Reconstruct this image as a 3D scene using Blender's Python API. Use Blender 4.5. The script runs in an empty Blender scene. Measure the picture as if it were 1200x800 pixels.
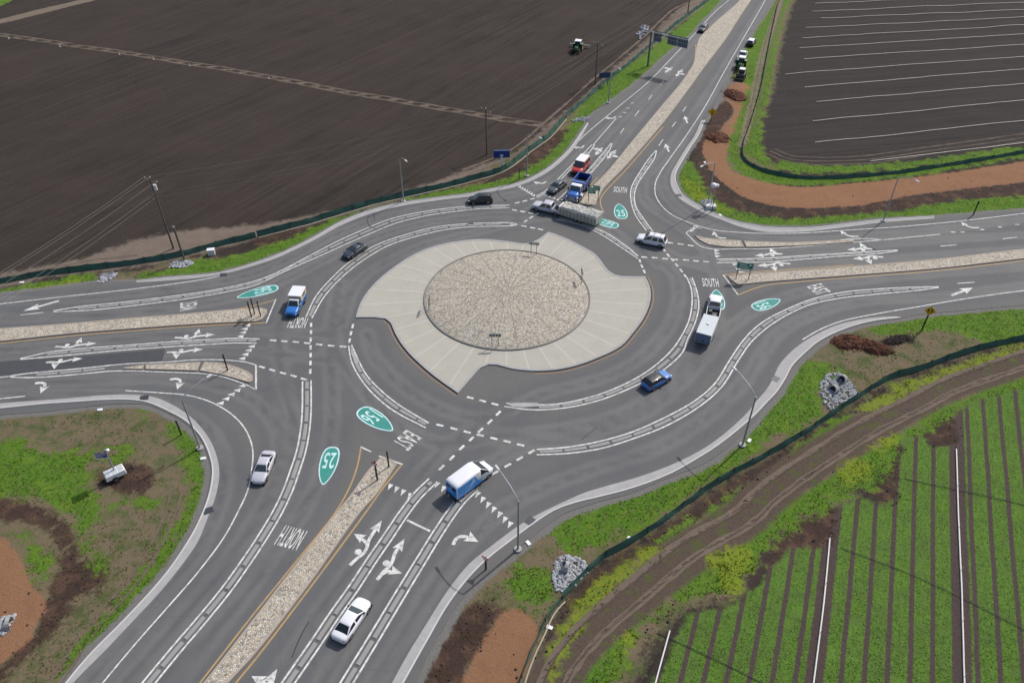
import bpy, bmesh, math, random
import numpy as np
from mathutils import Vector, Matrix
from mathutils.geometry import delaunay_2d_cdt, tessellate_polygon
random.seed(7); RNG = np.random.default_rng(7)
C = bpy.context.scene.collection
# ---------------------------------------------------------------- camera
CAMH, FPX, PITCH = 72.0, 922.0, math.radians(40.15)
cd = bpy.data.cameras.new('camera'); cam = bpy.data.objects.new('camera', cd); C.objects.link(cam)
cam.location = (0, 0, CAMH); cam.rotation_euler = (math.pi/2-PITCH, 0, 0)
cd.sensor_width = 36; cd.lens = FPX/1200*36; cd.clip_start = 1; cd.clip_end = 9000
bpy.context.scene.camera = cam
# ---------------------------------------------------------------- light
SAZ, SEL = math.radians(44), math.radians(46.5)
w = bpy.data.worlds.new('World'); bpy.context.scene.world = w; w.use_nodes = True
nt = w.node_tree; nt.nodes.clear()
sk = nt.nodes.new('ShaderNodeTexSky'); sk.sky_type = 'NISHITA'; sk.sun_disc = False
sk.sun_elevation = SEL; sk.sun_rotation = math.pi/2-SAZ; sk.air_density = 1.0; sk.dust_density = 3.0; sk.ozone_density = 0.7
bg = nt.nodes.new('ShaderNodeBackground'); bg.inputs[1].default_value = 0.125
wo = nt.nodes.new('ShaderNodeOutputWorld'); nt.links.new(sk.outputs[0], bg.inputs[0]); nt.links.new(bg.outputs[0], wo.inputs[0])
sl = bpy.data.lights.new('sun', 'SUN'); sl.energy = 3.0; sl.angle = math.radians(0.6); sl.color = (1, 0.965, 0.92)
so = bpy.data.objects.new('sun', sl); C.objects.link(so)
sdir = Vector((math.cos(SEL)*math.cos(SAZ), math.cos(SEL)*math.sin(SAZ), math.sin(SEL)))
so.rotation_euler = sdir.to_track_quat('Z', 'Y').to_euler(); so.location = (60, 60, 120)
vs = bpy.context.scene.view_settings
vs.view_transform = 'Standard'; vs.look = 'None'; vs.gamma = 1; vs.use_curve_mapping = False; vs.exposure = 0.12
# ---------------------------------------------------------------- helpers: survey pixels to ground metres
_c, _s = math.cos(PITCH), math.sin(PITCH)
def GZ(u, v, z=0.0):
    dx = (u-600)/FPX; dy = (400-v)/FPX
    d = (dx, _c+dy*_s, -_s+dy*_c); k = (z-CAMH)/d[2]
    return (d[0]*k, d[1]*k)
def G(u, v): return np.array(GZ(u, v))
def P(pts): return [G(*p) for p in pts]
def proj(x, y, z):
    X = x; Y = y*_c-(z-CAMH)*_s; Z = y*_s+(z-CAMH)*_c
    return 600+FPX*X/Y, 400-FPX*Z/Y
def crv(pts, step=0.8, closed=False):
    """smooth curve through ground points"""
    p = [np.asarray(q, float) for q in pts]
    if len(p) < 3: 
        n = max(2, int(np.hypot(*(p[1]-p[0]))/step)); return [p[0]+(p[1]-p[0])*t for t in np.linspace(0, 1, n)]
    if closed: q = [p[-1]]+p+[p[0], p[1]]
    else: q = [2*p[0]-p[1]]+p+[2*p[-1]-p[-2]]
    out = []
    for i in range(1, len(q)-2):
        p0, p1, p2, p3 = q[i-1], q[i], q[i+1], q[i+2]
        t0 = 0; t1 = t0+max(1e-3, np.hypot(*(p1-p0))**.5); t2 = t1+max(1e-3, np.hypot(*(p2-p1))**.5); t3 = t2+max(1e-3, np.hypot(*(p3-p2))**.5)
        n = max(1, int(np.hypot(*(p2-p1))/step))
        for k in range(n):
            t = t1+(t2-t1)*k/n
            A1 = p0*(t1-t)/(t1-t0)+p1*(t-t0)/(t1-t0); A2 = p1*(t2-t)/(t2-t1)+p2*(t-t1)/(t2-t1); A3 = p2*(t3-t)/(t3-t2)+p3*(t-t2)/(t3-t2)
            B1 = A1*(t2-t)/(t2-t0)+A2*(t-t0)/(t2-t0); B2 = A2*(t3-t)/(t3-t1)+A3*(t-t1)/(t3-t1)
            out.append(B1*(t2-t)/(t2-t1)+B2*(t-t1)/(t2-t1))
    if not closed: out.append(p[-1])
    return out
def CP(px, step=0.8, closed=False): return crv(P(px), step, closed)
def ext(pts, d, end=True):
    p = list(pts)
    if end: v = p[-1]-p[-2]; p.append(p[-1]+v/np.hypot(*v)*d)
    else: v = p[0]-p[1]; p.insert(0, p[0]+v/np.hypot(*v)*d)
    return p
def resample(pts, n):
    p = np.array(pts); s = np.r_[0, np.cumsum(np.hypot(*(p[1:]-p[:-1]).T))]
    t = np.linspace(0, s[-1], n); return np.c_[np.interp(t, s, p[:, 0]), np.interp(t, s, p[:, 1])]
def length(pts): p = np.array(pts); return float(np.hypot(*(p[1:]-p[:-1]).T).sum())
def normals(p):
    p = np.array(p); t = np.gradient(p, axis=0); t /= np.maximum(1e-9, np.hypot(t[:, 0], t[:, 1]))[:, None]
    return np.c_[-t[:, 1], t[:, 0]]
# ---------------------------------------------------------------- helpers: meshes
class MB:
    def __init__(s): s.v = []; s.f = []; s.m = []; s.sm = []
    def add(s, vs_, fs, m=0, smooth=False):
        b = len(s.v); s.v += [tuple(map(float, q)) for q in vs_]
        for f in fs: s.f.append(tuple(b+i for i in f)); s.m.append(m); s.sm.append(smooth)
    def box(s, x0, x1, y0, y1, z0, z1, m=0, M=None, taper=(1, 1)):
        cx, cy = (x0+x1)/2, (y0+y1)/2
        vv = [(x, y, z0) for x, y in ((x0, y0), (x1, y0), (x1, y1), (x0, y1))]
        vv += [(cx+(x-cx)*taper[0], cy+(y-cy)*taper[1], z1) for x, y in ((x0, y0), (x1, y0), (x1, y1), (x0, y1))]
        if M is not None: vv = [M @ Vector(q) for q in vv]
        s.add(vv, [(3, 2, 1, 0), (4, 5, 6, 7), (0, 1, 5, 4), (1, 2, 6, 5), (2, 3, 7, 6), (3, 0, 4, 7)], m)
    def tube(s, pts, r, n=8, m=0, cap=True, r1=None):
        pts = [Vector(p) for p in pts]; k = len(pts); rings = []
        for i, p in enumerate(pts):
            t = (pts[min(i+1, k-1)]-pts[max(i-1, 0)]).normalized()
            a = t.orthogonal().normalized() if abs(t.z) > .95 else t.cross(Vector((0, 0, 1))).normalized()
            b = t.cross(a); rr = r if r1 is None else r+(r1-r)*i/(k-1)
            rings.append([p+(a*math.cos(2*math.pi*j/n)+b*math.sin(2*math.pi*j/n))*rr for j in range(n)])
        vv = [q for g in rings for q in g]; ff = []
        for i in range(k-1):
            for j in range(n): ff.append((i*n+j, i*n+(j+1) % n, (i+1)*n+(j+1) % n, (i+1)*n+j))
        s.add(vv, ff, m, True)
        if cap: s.add(rings[0], [tuple(range(n))], m); s.add(rings[-1], [tuple(range(n))[::-1]], m)
    def ribbon(s, pts, wd, z=0.0, h=0.0, m=0):
        p = np.array(pts); n = normals(p); wd = np.broadcast_to(wd, (len(p),))
        a = p+n*wd[:, None]/2; b = p-n*wd[:, None]/2; k = len(p)
        vv = [(*q, z) for q in a]+[(*q, z) for q in b]
        ff = [(i, i+1, k+i+1, k+i)[::-1] for i in range(k-1)]
        if h:
            vv += [(*q, z-h) for q in a]+[(*q, z-h) for q in b]
            ff += [(i, i+1, 2*k+i+1, 2*k+i) for i in range(k-1)]+[(k+i, k+i+1, 3*k+i+1, 3*k+i)[::-1] for i in range(k-1)]
            ff += [(0, k, 3*k, 2*k), (k-1, 2*k-1, 4*k-1, 3*k-1)[::-1]]
        s.add(vv, ff, m)
    def band(s, A, B, z=0.0, h=0.0, m=0):
        n = max(2, int(max(length(A), length(B))/0.8)); A = resample(A, n); B = resample(B, n)
        vv = [(*q, z) for q in A]+[(*q, z) for q in B]
        ff = [(i, i+1, n+i+1, n+i) for i in range(n-1)]
        if h:
            vv += [(*q, z-h) for q in A]+[(*q, z-h) for q in B]
            ff += [(i, i+1, 2*n+i+1, 2*n+i)[::-1] for i in range(n-1)]+[(n+i, n+i+1, 3*n+i+1, 3*n+i) for i in range(n-1)]
            ff += [(0, n, 3*n, 2*n)[::-1], (n-1, 2*n-1, 4*n-1, 3*n-1)]
        s.add(vv, ff, m)
    def poly(s, pts, z=0.0, h=0.0, m=0):
        pts = [np.asarray(p) for p in pts]
        ar = sum(a[0]*b[1]-b[0]*a[1] for a, b in zip(pts, pts[1:]+pts[:1]))
        if ar < 0: pts = pts[::-1]
        tr = tessellate_polygon([[Vector((*p, 0)) for p in pts]]); vv = [(*p, z) for p in pts]; ff = []
        for t in tr:
            a, b, c = [pts[i] for i in t]
            ff.append(tuple(t) if (b[0]-a[0])*(c[1]-a[1])-(b[1]-a[1])*(c[0]-a[0]) > 0 else tuple(t)[::-1])
        n = len(pts)
        if h:
            vv += [(*p, z-h) for p in pts]; ff += [((i+1) % n, i, n+i, n+(i+1) % n) for i in range(n)]
        s.add(vv, ff, m)
    def build(s, name, mats, parent=None, bevel=0, seg=2, fix=True):
        me = bpy.data.meshes.new(name); me.from_pydata(s.v, [], s.f)
        if not isinstance(mats, (list, tuple)): mats = [mats]
        for x in mats: me.materials.append(x)
        me.polygons.foreach_set('material_index', s.m); me.polygons.foreach_set('use_smooth', s.sm)
        if fix:
            bm = bmesh.new(); bm.from_mesh(me); bmesh.ops.recalc_face_normals(bm, faces=bm.faces); bm.to_mesh(me); bm.free()
        o = bpy.data.objects.new(name, me); C.objects.link(o)
        if parent: o.parent = parent
        if bevel:
            bv = o.modifiers.new('bevel', 'BEVEL'); bv.width = bevel; bv.segments = seg; bv.limit_method = 'ANGLE'; bv.angle_limit = math.radians(35); bv.harden_normals = False
            for p in me.polygons: p.use_smooth = True
            bpy_smooth(me)
        return o
def bpy_smooth(me):
    for e in me.edges: pass
    try: me.set_sharp_from_angle(angle=math.radians(50))
    except Exception: pass
def tag(o, label=None, cat=None, group=None, kind=None):
    if label: o['label'] = label
    if cat: o['category'] = cat
    if group: o['group'] = group
    if kind: o['kind'] = kind
    return o
def empty(name, loc, rz=0, **k):
    o = bpy.data.objects.new(name, None); o.location = loc; o.rotation_euler = (0, 0, rz); o.empty_display_size = .3; C.objects.link(o); return tag(o, **k)
def copy_thing(src, loc, rz, **k):
    r = src.copy(); C.objects.link(r); r.location = loc; r.rotation_euler = (0, 0, rz)
    for key in ('label', 'category', 'group'):
        if key in k: r[key] = k[key]
    for ch in [c for c in bpy.data.objects if c.parent == src]:
        c = ch.copy(); C.objects.link(c); c.parent = r
        for g in [g_ for g_ in bpy.data.objects if g_.parent == ch]:
            d = g.copy(); C.objects.link(d); d.parent = c
    return r
# ---------------------------------------------------------------- helpers: materials
class N:
    def __init__(s, name):
        s.mat = bpy.data.materials.new(name); s.mat.use_nodes = True; s.t = s.mat.node_tree; s.t.nodes.clear()
        s.o = s.n('ShaderNodeOutputMaterial'); s.b = s.n('ShaderNodeBsdfPrincipled'); s.l(s.b.outputs[0], s.o.inputs[0])
    def n(s, typ, **k):
        x = s.t.nodes.new(typ)
        for a, b in k.items(): setattr(x, a, b)
        return x
    def l(s, a, b): s.t.links.new(a, b)
    def put(s, sock, v):
        if isinstance(v, bpy.types.NodeSocket): s.l(v, sock)
        elif isinstance(v, (tuple, list)): sock.default_value = (*v, 1) if len(v) == 3 and len(sock.default_value) == 4 else v
        else: sock.default_value = v
    def co(s, kind='Object'): return s.n('ShaderNodeTexCoord').outputs[kind]
    def pos(s): return s.n('ShaderNodeNewGeometry').outputs['Position']
    def noise(s, scale, vec=None, detail=4, rough=.55, dist=0):
        x = s.n('ShaderNodeTexNoise'); s.put(x.inputs['Scale'], scale); x.inputs['Detail'].default_value = detail; x.inputs['Roughness'].default_value = rough; x.inputs['Distortion'].default_value = dist
        s.l(vec if vec is not None else s.pos(), x.inputs['Vector']); return x.outputs[0]
    def vor(s, scale, vec=None, feat='F1', out='Color', rnd=1):
        x = s.n('ShaderNodeTexVoronoi', feature=feat); x.inputs['Scale'].default_value = scale; x.inputs['Randomness'].default_value = rnd
        s.l(vec if vec is not None else s.pos(), x.inputs['Vector']); return x.outputs[out]
    def ramp(s, fac, stops):
        x = s.n('ShaderNodeValToRGB'); r = x.color_ramp
        while len(r.elements) < len(stops): r.elements.new(.5)
        for e, (p, c) in zip(r.elements, stops): e.position = p; e.color = (*c, 1) if isinstance(c, tuple) else (c, c, c, 1)
        s.l(fac, x.inputs[0]); return x.outputs[0]
    def mr(s, v, a, b, c=0, d=1, smooth=False):
        x = s.n('ShaderNodeMapRange'); x.clamp = True
        if smooth: x.interpolation_type = 'SMOOTHSTEP'
        for i, q in enumerate((v, a, b, c, d)): s.put(x.inputs[i], q)
        return x.outputs[0]
    def m(s, op, a, b=0.0, c=None):
        x = s.n('ShaderNodeMath', operation=op); s.put(x.inputs[0], a); s.put(x.inputs[1], b)
        if c is not None: s.put(x.inputs[2], c)
        return x.outputs[0]
    def mix(s, f, a, b, blend='MIX'):
        x = s.n('ShaderNodeMix', data_type='RGBA', blend_type=blend); s.put(x.inputs[0], f); s.put(x.inputs[6], a); s.put(x.inputs[7], b); return x.outputs[2]
    def attr(s, name, out='Fac'): return s.n('ShaderNodeAttribute', attribute_name=name).outputs[out]
    def rot(s, ang, sc=(1, 1, 1)):
        x = s.n('ShaderNodeMapping'); s.l(s.pos(), x.inputs[0]); x.inputs['Rotation'].default_value = (0, 0, ang); 
        y = s.n('ShaderNodeMapping'); s.l(x.outputs[0], y.inputs[0]); y.inputs['Scale'].default_value = sc; return y.outputs[0]
    def bump(s, h, st=.4, d=.05):
        x = s.n('ShaderNodeBump'); x.inputs['Strength'].default_value = st; x.inputs['Distance'].default_value = d; s.put(x.inputs['Height'], h); s.l(x.outputs[0], s.b.inputs['Normal'])
    def done(s, col, rough=.9, metal=0, spec=.3, **k):
        s.put(s.b.inputs['Base Color'], col); s.put(s.b.inputs['Roughness'], rough); s.b.inputs['Metallic'].default_value = metal; s.b.inputs['Specular IOR Level'].default_value = spec
        for a, b in k.items(): s.put(s.b.inputs[a.replace('_', ' ')], b)
        return s.mat
MATS = {}
def flat(name, col, rough=.6, metal=0, var=.12, scale=6, spec=.4, **k):
    """plain painted or moulded surface with a little procedural soiling"""
    if name in MATS: return MATS[name]
    q = N(name); f = q.noise(scale, q.co(), 3)
    lo = tuple(c*(1-var) for c in col); hi = tuple(min(1, c*(1+var)) for c in col)
    MATS[name] = q.done(q.mix(f, lo, hi), rough, metal, spec, **k); return MATS[name]
def carpaint(name, col):
    q = N(name); f = q.noise(3, q.co(), 2); q.b.inputs['Coat Weight'].default_value = .6; q.b.inputs['Coat Roughness'].default_value = .05
    return q.done(q.mix(f, tuple(c*.93 for c in col), col), q.mr(q.noise(14, q.co(), 3), 0, 1, .3, .45), 0, .5)
# ---------------------------------------------------------------- terrain
FAR = 420
wtop = [(-60, 352), (0, 345), (50, 339.5), (90, 334), (112, 331), (160, 329.5), (205, 325), (257, 320), (300, 308), (325, 299), (367, 279), (400, 260), (437, 246), (475, 237.5), (512, 232.3), (550, 227.5), (575, 222), (600, 217), (619, 210.6), (632, 204), (646, 195), (657.5, 185), (667.5, 175), (679, 159), (689, 144), (692, 137), (712, 122), (740, 102), (760, 85), (785, 62), (807, 45), (825, 25), (840, 10), (851, -4)]
etop = [(908, -4), (900, 10), (882, 37), (862, 72), (850, 97), (837, 125), (826, 142), (817.5, 160), (810, 171), (800, 187.5), (792.5, 201), (791, 210), (794, 219), (800, 229), (812.5, 237.5), (827.5, 246), (845, 254), (862.5, 260), (880, 263.5), (900, 266), (950, 266), (1000, 261), (1030, 257.5), (1095, 254.5), (1112, 253), (1150, 250), (1200, 246), (1290, 238)]
ebot = [(1290, 351), (1200, 357.5), (1125, 364), (1075, 369), (1055, 373), (1025, 377), (1000, 383), (975, 393), (958, 403), (944, 415), (929, 431), (921, 446), (909, 464), (900, 473), (875, 503), (850, 526), (825, 543), (787, 558), (737, 578), (700, 588), (665, 600), (645, 612), (620, 632), (600, 648), (562, 680), (537, 707), (520, 735), (500, 770), (487, 800), (460, 850)]
sbot = [(45, 840), (75, 800), (105, 765), (138, 732), (173, 695), (198, 665), (223, 627), (234, 605), (243, 577), (247, 550), (242, 530), (233, 511), (215, 494), (193, 482), (173, 474), (150, 473), (125, 474), (87, 478), (50, 482), (0, 486), (-60, 491)]
wtop_w = ext(ext(CP(wtop), FAR), FAR, False); etop_w = ext(ext(CP(etop), FAR), FAR, False)
ebot_w = ext(ext(CP(ebot), 160), FAR, False); sbot_w = ext(ext(CP(sbot), FAR), 160, False)
road_poly = wtop_w+etop_w+ebot_w+sbot_w

def sdf(X, Y, poly):
    p = np.array(poly); d = np.full(X.shape, 1e9); ins = np.zeros(X.shape, bool)
    for a, b in zip(p, np.roll(p, -1, 0)):
        e = b-a; L = max(1e-9, e@e); wx, wy = X-a[0], Y-a[1]
        t = np.clip((wx*e[0]+wy*e[1])/L, 0, 1); d = np.minimum(d, (wx-e[0]*t)**2+(wy-e[1]*t)**2)
        if a[1] != b[1]:
            c = ((a[1] > Y) != (b[1] > Y)) & (X < (b[0]-a[0])*(Y-a[1])/(b[1]-a[1])+a[0]); ins ^= c
    return np.where(ins, 1, -1)*np.sqrt(d)
def ldist(X, Y, line):
    p = np.array(line); d = np.full(X.shape, 1e9)
    for a, b in zip(p[:-1], p[1:]):
        e = b-a; L = max(1e-9, e@e); t = np.clip(((X-a[0])*e[0]+(Y-a[1])*e[1])/L, 0, 1); d = np.minimum(d, (X-a[0]-e[0]*t)**2+(Y-a[1]-e[1]*t)**2)
    return np.sqrt(d)
def vnoise(X, Y, s, seed=0):
    x = X/s; y = Y/s; xi = np.floor(x).astype(int); yi = np.floor(y).astype(int); fx = x-xi; fy = y-yi
    fx = fx*fx*(3-2*fx); fy = fy*fy*(3-2*fy)
    def h(a, b):
        v = np.sin(a*127.1+b*311.7+seed*74.7)*43758.5453; return v-np.floor(v)
    return (h(xi, yi)*(1-fx)+h(xi+1, yi)*fx)*(1-fy)+(h(xi, yi+1)*(1-fx)+h(xi+1, yi+1)*fx)*fy
ZONES = {
 'grass': [
  [(-60, 350), (-60, 342), (0, 337), (62, 327), (108, 320), (114, 333), (60, 342), (0, 350)],
  [(158, 332), (160, 321), (195, 315), (225, 304), (262, 301), (300, 291), (337, 280), (375, 262), (412, 250), (450, 240), (487, 230), (525, 221), (562, 215), (600, 207), (616, 197), (630, 190), (641, 182), (654, 171), (662, 158), (672, 138), (690, 113), (710, 97), (735, 77), (760, 60), (787, 38), (812, 18), (835, -5), (860, -30), (880, -30), (850, 5), (825, 30), (807, 50), (785, 68), (760, 92), (712, 130), (700, 140), (690, 150), (672, 180), (660, 196), (640, 208), (600, 225), (550, 235), (480, 246), (400, 270), (330, 302), (300, 314), (250, 328)],
  [(805, 184), (810, 190), (820, 204), (825, 220), (837, 232), (850, 240), (862, 246), (887, 252), (920, 257), (960, 254), (1000, 251), (1062, 245), (1112, 235), (1160, 231), (1200, 229), (1300, 224), (1300, 246), (1200, 250), (1100, 260), (1000, 268), (920, 272), (860, 266), (810, 244), (785, 220), (785, 195)],
  [(908, 0), (930, -20), (925, 0), (912, 30), (900, 70), (893, 95), (882, 100), (866, 95), (860, 85), (866, 65), (882, 38)],
  [(1300, 170), (1300, 155), (1200, 178), (1075, 198), (1000, 207), (930, 206), (890, 198), (866, 183), (877, 147), (890, 90), (905, 40), (899, 60), (880, 95), (864, 140), (853, 178), (860, 197), (880, 208), (930, 217), (1000, 213), (1080, 204), (1200, 184)],
  [(668, 602), (700, 588), (737, 578), (787, 558), (825, 543), (850, 525), (875, 500), (900, 470), (912, 452), (925, 432), (945, 420), (975, 427), (990, 440), (965, 453), (958, 470), (965, 482), (935, 502), (900, 513), (880, 532), (840, 562), (800, 587), (760, 612), (720, 632), (690, 644), (655, 643), (645, 625)],
  [(585, 682), (620, 660), (640, 665), (648, 690), (642, 715), (612, 702)],
  [(1105, 380), (1150, 365), (1300, 350), (1300, 385), (1200, 398), (1170, 404), (1140, 395)],
  [(1010, 387), (1055, 374), (1110, 366), (1200, 358), (1150, 378), (1090, 388), (1045, 392)],
  [(1012, 487), (985, 508), (950, 530), (920, 545), (890, 562), (850, 598), (800, 628), (770, 648), (762, 642), (800, 615), (850, 585), (900, 555), (950, 512), (990, 482)],
  [(640, 842), (665, 800), (700, 760), (740, 728), (760, 708), (800, 680), (850, 640), (910, 590), (960, 560), (1025, 520), (1100, 478), (1150, 455), (1200, 437), (1300, 405), (1300, 440), (1190, 462), (1130, 478), (1100, 500), (1060, 520), (1040, 560), (1000, 580), (960, 600), (900, 640), (865, 690), (800, 700), (760, 720), (735, 770), (715, 800), (700, 850)],
  [(-10, 522), (20, 512), (45, 524), (60, 530), (85, 528), (108, 530), (102, 550), (108, 570), (112, 590), (118, 605), (108, 620), (112, 640), (122, 655), (120, 672), (104, 665), (98, 640), (88, 612), (60, 592), (30, 582), (-10, 575)],
  [(20, 620), (45, 640), (60, 660), (50, 690), (35, 670)],
  [(205, 490), (222, 498), (237, 518), (245, 545), (243, 575), (233, 603), (222, 625), (198, 662), (173, 692), (138, 730), (100, 768), (70, 805), (50, 830), (30, 830), (60, 800), (95, 745), (140, 700), (165, 670), (195, 630), (215, 600), (222, 570), (215, 545), (205, 520), (192, 500)],
  [(155, 478), (175, 480), (172, 488), (157, 487)], [(125, 520), (150, 522), (155, 535), (140, 545), (126, 535)],
  [(112, 575), (150, 587), (185, 583), (182, 595), (150, 592), (115, 585)],
  [(-20, 12), (40, -12), (70, -20), (-20, -20)],
  [(930, -20), (908, 20), (893, 70), (880, 140), (871, 178), (886, 188), (905, 194), (896, 178), (893, 150), (903, 100), (915, 30)], [(905, 196), (960, 203), (1060, 196), (1200, 175), (1200, 171), (1050, 190), (960, 194), (915, 188)],
 ],
 'olive': [
  [(100, 320), (150, 318), (240, 298), (262, 303), (200, 316), (160, 322), (160, 331), (112, 333)],
  [(400, 300), (660, 140), (700, 100), (720, 95), (745, 80), (720, 105), (690, 140)],
  [(-60, 478), (0, 482), (75, 474), (150, 470), (195, 478), (222, 496), (242, 520), (250, 560), (236, 610), (180, 690), (130, 740), (60, 830), (20, 830), (-60, 850), (-60, 600)],
  [(640, 590), (740, 570), (850, 515), (900, 465), (930, 425), (960, 395), (1000, 378), (1080, 366), (1200, 355), (1300, 350), (1300, 372), (1200, 400), (1140, 412), (1075, 435), (1000, 470), (950, 505), (900, 535), (850, 562), (800, 598), (760, 625), (705, 655), (660, 700), (640, 740), (610, 860), (450, 860), (520, 730), (560, 670), (620, 625)],
  [(640, 845), (630, 790), (660, 715), (705, 665), (760, 632), (815, 595), (900, 545), (1000, 480), (1075, 445), (1200, 405), (1300, 380), (1300, 440), (1190, 465), (1130, 482), (1060, 525), (1000, 585), (900, 640), (865, 700), (800, 715), (740, 800), (720, 860)],
  [(858, 60), (905, -5), (945, -30), (928, 10), (915, 60), (905, 110), (893, 150), (890, 180), (915, 195), (880, 215), (845, 185), (870, 100)],
 ],
 'tan': [
  [(-60, 352), (-60, 335), (0, 320), (100, 300), (150, 282), (212, 270), (300, 262), (400, 245), (500, 215), (545, 198), (600, 180), (637, 150), (675, 122), (700, 100), (725, 75), (760, 45), (795, 12), (825, -5), (840, 8), (812, 18), (760, 60), (710, 100), (690, 118), (660, 142), (632, 168), (600, 195), (550, 212), (500, 226), (450, 240), (400, 253), (350, 268), (300, 278), (250, 292), (200, 305), (150, 314), (50, 325)],
  [(-60, 488), (50, 478), (140, 474), (150, 487), (185, 495), (205, 520), (218, 550), (195, 560), (170, 520), (120, 512), (70, 510), (40, 500), (-60, 505)],
  [(130, 500), (200, 520), (215, 560), (215, 600), (190, 640), (150, 690), (110, 720), (130, 680), (165, 640), (178, 600), (172, 555), (140, 530)],
  [(108, 610), (150, 598), (172, 605), (160, 640), (140, 668), (120, 690), (112, 665), (116, 640), (106, 625)],
  [(985, 395), (1040, 390), (1090, 395), (1140, 395), (1140, 412), (1075, 432), (1030, 452), (1000, 466), (985, 440), (965, 425), (955, 412)],
  [(690, 642), (760, 614), (840, 566), (890, 530), (900, 514), (900, 532), (850, 560), (800, 596), (760, 624), (705, 652)],
  [(565, 690), (620, 645), (640, 655), (600, 685), (585, 712), (600, 725), (560, 712)],
  [(575, 695), (600, 700), (640, 716), (640, 730), (590, 720)],
  [(860, 92), (884, 95), (870, 130), (866, 165), (845, 170), (838, 120)],
 ],
 'darkdirt': [
  [(818, 150), (835, 118), (845, 130), (828, 165), (822, 185), (830, 205), (850, 225), (880, 243), (937, 246), (1000, 243), (1050, 234), (1110, 226), (1200, 214), (1300, 200), (1300, 222), (1200, 229), (1112, 235), (1040, 247), (960, 254), (920, 256), (870, 249), (845, 238), (828, 222), (817, 200), (813, 180)],
  [(560, 702), (588, 712), (572, 745), (545, 790), (530, 860), (480, 860), (494, 790), (517, 742), (543, 712)],
  [(-20, 585), (30, 588), (65, 598), (85, 625), (95, 650), (120, 655), (118, 690), (85, 700), (75, 730), (50, 752), (30, 770), (0, 800), (-20, 820), (-20, 790), (10, 770), (35, 745), (50, 710), (58, 690), (70, 670), (68, 640), (45, 615), (-20, 605)],
  [(114, 555), (150, 538), (175, 548), (180, 570), (165, 580), (140, 575), (112, 568)],
  [(640, 800), (660, 745), (700, 700), (760, 655), (815, 615), (900, 562), (1000, 497), (1000, 486), (900, 540), (815, 592), (760, 630), (705, 662), (660, 712), (632, 775)],
  [(1020, 405), (1060, 390), (1075, 395), (1050, 405), (1040, 412)],
  [(300, 290), (300, 277), (350, 267), (400, 252), (450, 239), (500, 227), (550, 213), (590, 201), (600, 196), (632, 168), (660, 150), (672, 150), (655, 168), (630, 187), (600, 203), (550, 214), (487, 229), (412, 249), (375, 261), (337, 279)],
  [(850, 118), (862, 125), (852, 145), (832, 160), (826, 150)],
  [(1028, 530), (1058, 508), (1062, 560), (1052, 592), (1030, 594), (1018, 570)], [(925, 612), (950, 600), (982, 592), (985, 642), (930, 645), (905, 668), (900, 650)], [(1085, 492), (1120, 480), (1125, 526), (1090, 528)],
 ],
 'mulch': [
  [(823, 172), (828, 162), (850, 160), (856, 165), (852, 185), (858, 200), (880, 209), (930, 219), (1000, 214), (1080, 206), (1200, 188), (1300, 170), (1300, 200), (1200, 213), (1100, 224), (1050, 232), (1000, 241), (937, 244), (900, 240), (870, 230), (848, 215), (834, 200), (826, 186)],
  [(590, 716), (602, 712), (628, 726), (636, 742), (622, 775), (612, 860), (530, 860), (544, 790), (570, 748)],
  [(-60, 630), (8, 632), (28, 660), (40, 690), (55, 695), (48, 720), (38, 745), (10, 772), (-30, 800), (-60, 810)],
  [(860, 98), (882, 97), (873, 130), (868, 155), (850, 165), (845, 155), (860, 130), (850, 112)],
  [(735, 78), (750, 76), (752, 84), (738, 92), (730, 90)],
 ],
 'yellow': [
  [(770, 634), (740, 648), (715, 668), (690, 690), (668, 713), (652, 748), (638, 788), (645, 800), (660, 765), (678, 735), (702, 705), (732, 680), (760, 660), (778, 645)],
  [(1300, 372), (1200, 402), (1150, 417), (1100, 433), (1055, 450), (1025, 465), (1000, 482), (1012, 484), (1040, 474), (1075, 455), (1112, 440), (1150, 427), (1200, 412), (1300, 385)],
  [(985, 545), (1003, 535), (1022, 545), (1024, 557), (1005, 566), (985, 560)], [(1018, 525), (1050, 508), (1058, 515), (1035, 530)],
  [(825, 655), (850, 640), (878, 635), (880, 655), (868, 690), (850, 700), (848, 680)],
  [(720, 755), (738, 738), (745, 745), (735, 762), (722, 768)],
  [(800, 205), (818, 218), (838, 236), (855, 248), (835, 246), (812, 232)],
  [(0, 345), (50, 335), (100, 325), (100, 331), (50, 340)],
 ],
 'crop': [[(1330, 425), (1140, 468), (1120, 487), (1122, 522), (1092, 524), (1084, 510), (1058, 512), (1055, 545), (1050, 588), (1030, 592), (1022, 580), (1003, 585), (982, 590), (976, 618), (979, 640), (926, 642), (905, 665), (872, 700), (850, 714), (805, 714), (795, 740), (770, 790), (740, 840), (700, 960), (1500, 960)]],
 'nefield': [[(928, -10), (918, 30), (908, 60), (900, 100), (896, 140), (897, 170), (912, 190), (935, 200), (1000, 202), (1075, 194), (1200, 173), (1500, 120), (1500, -150), (940, -150)]],
}
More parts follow.
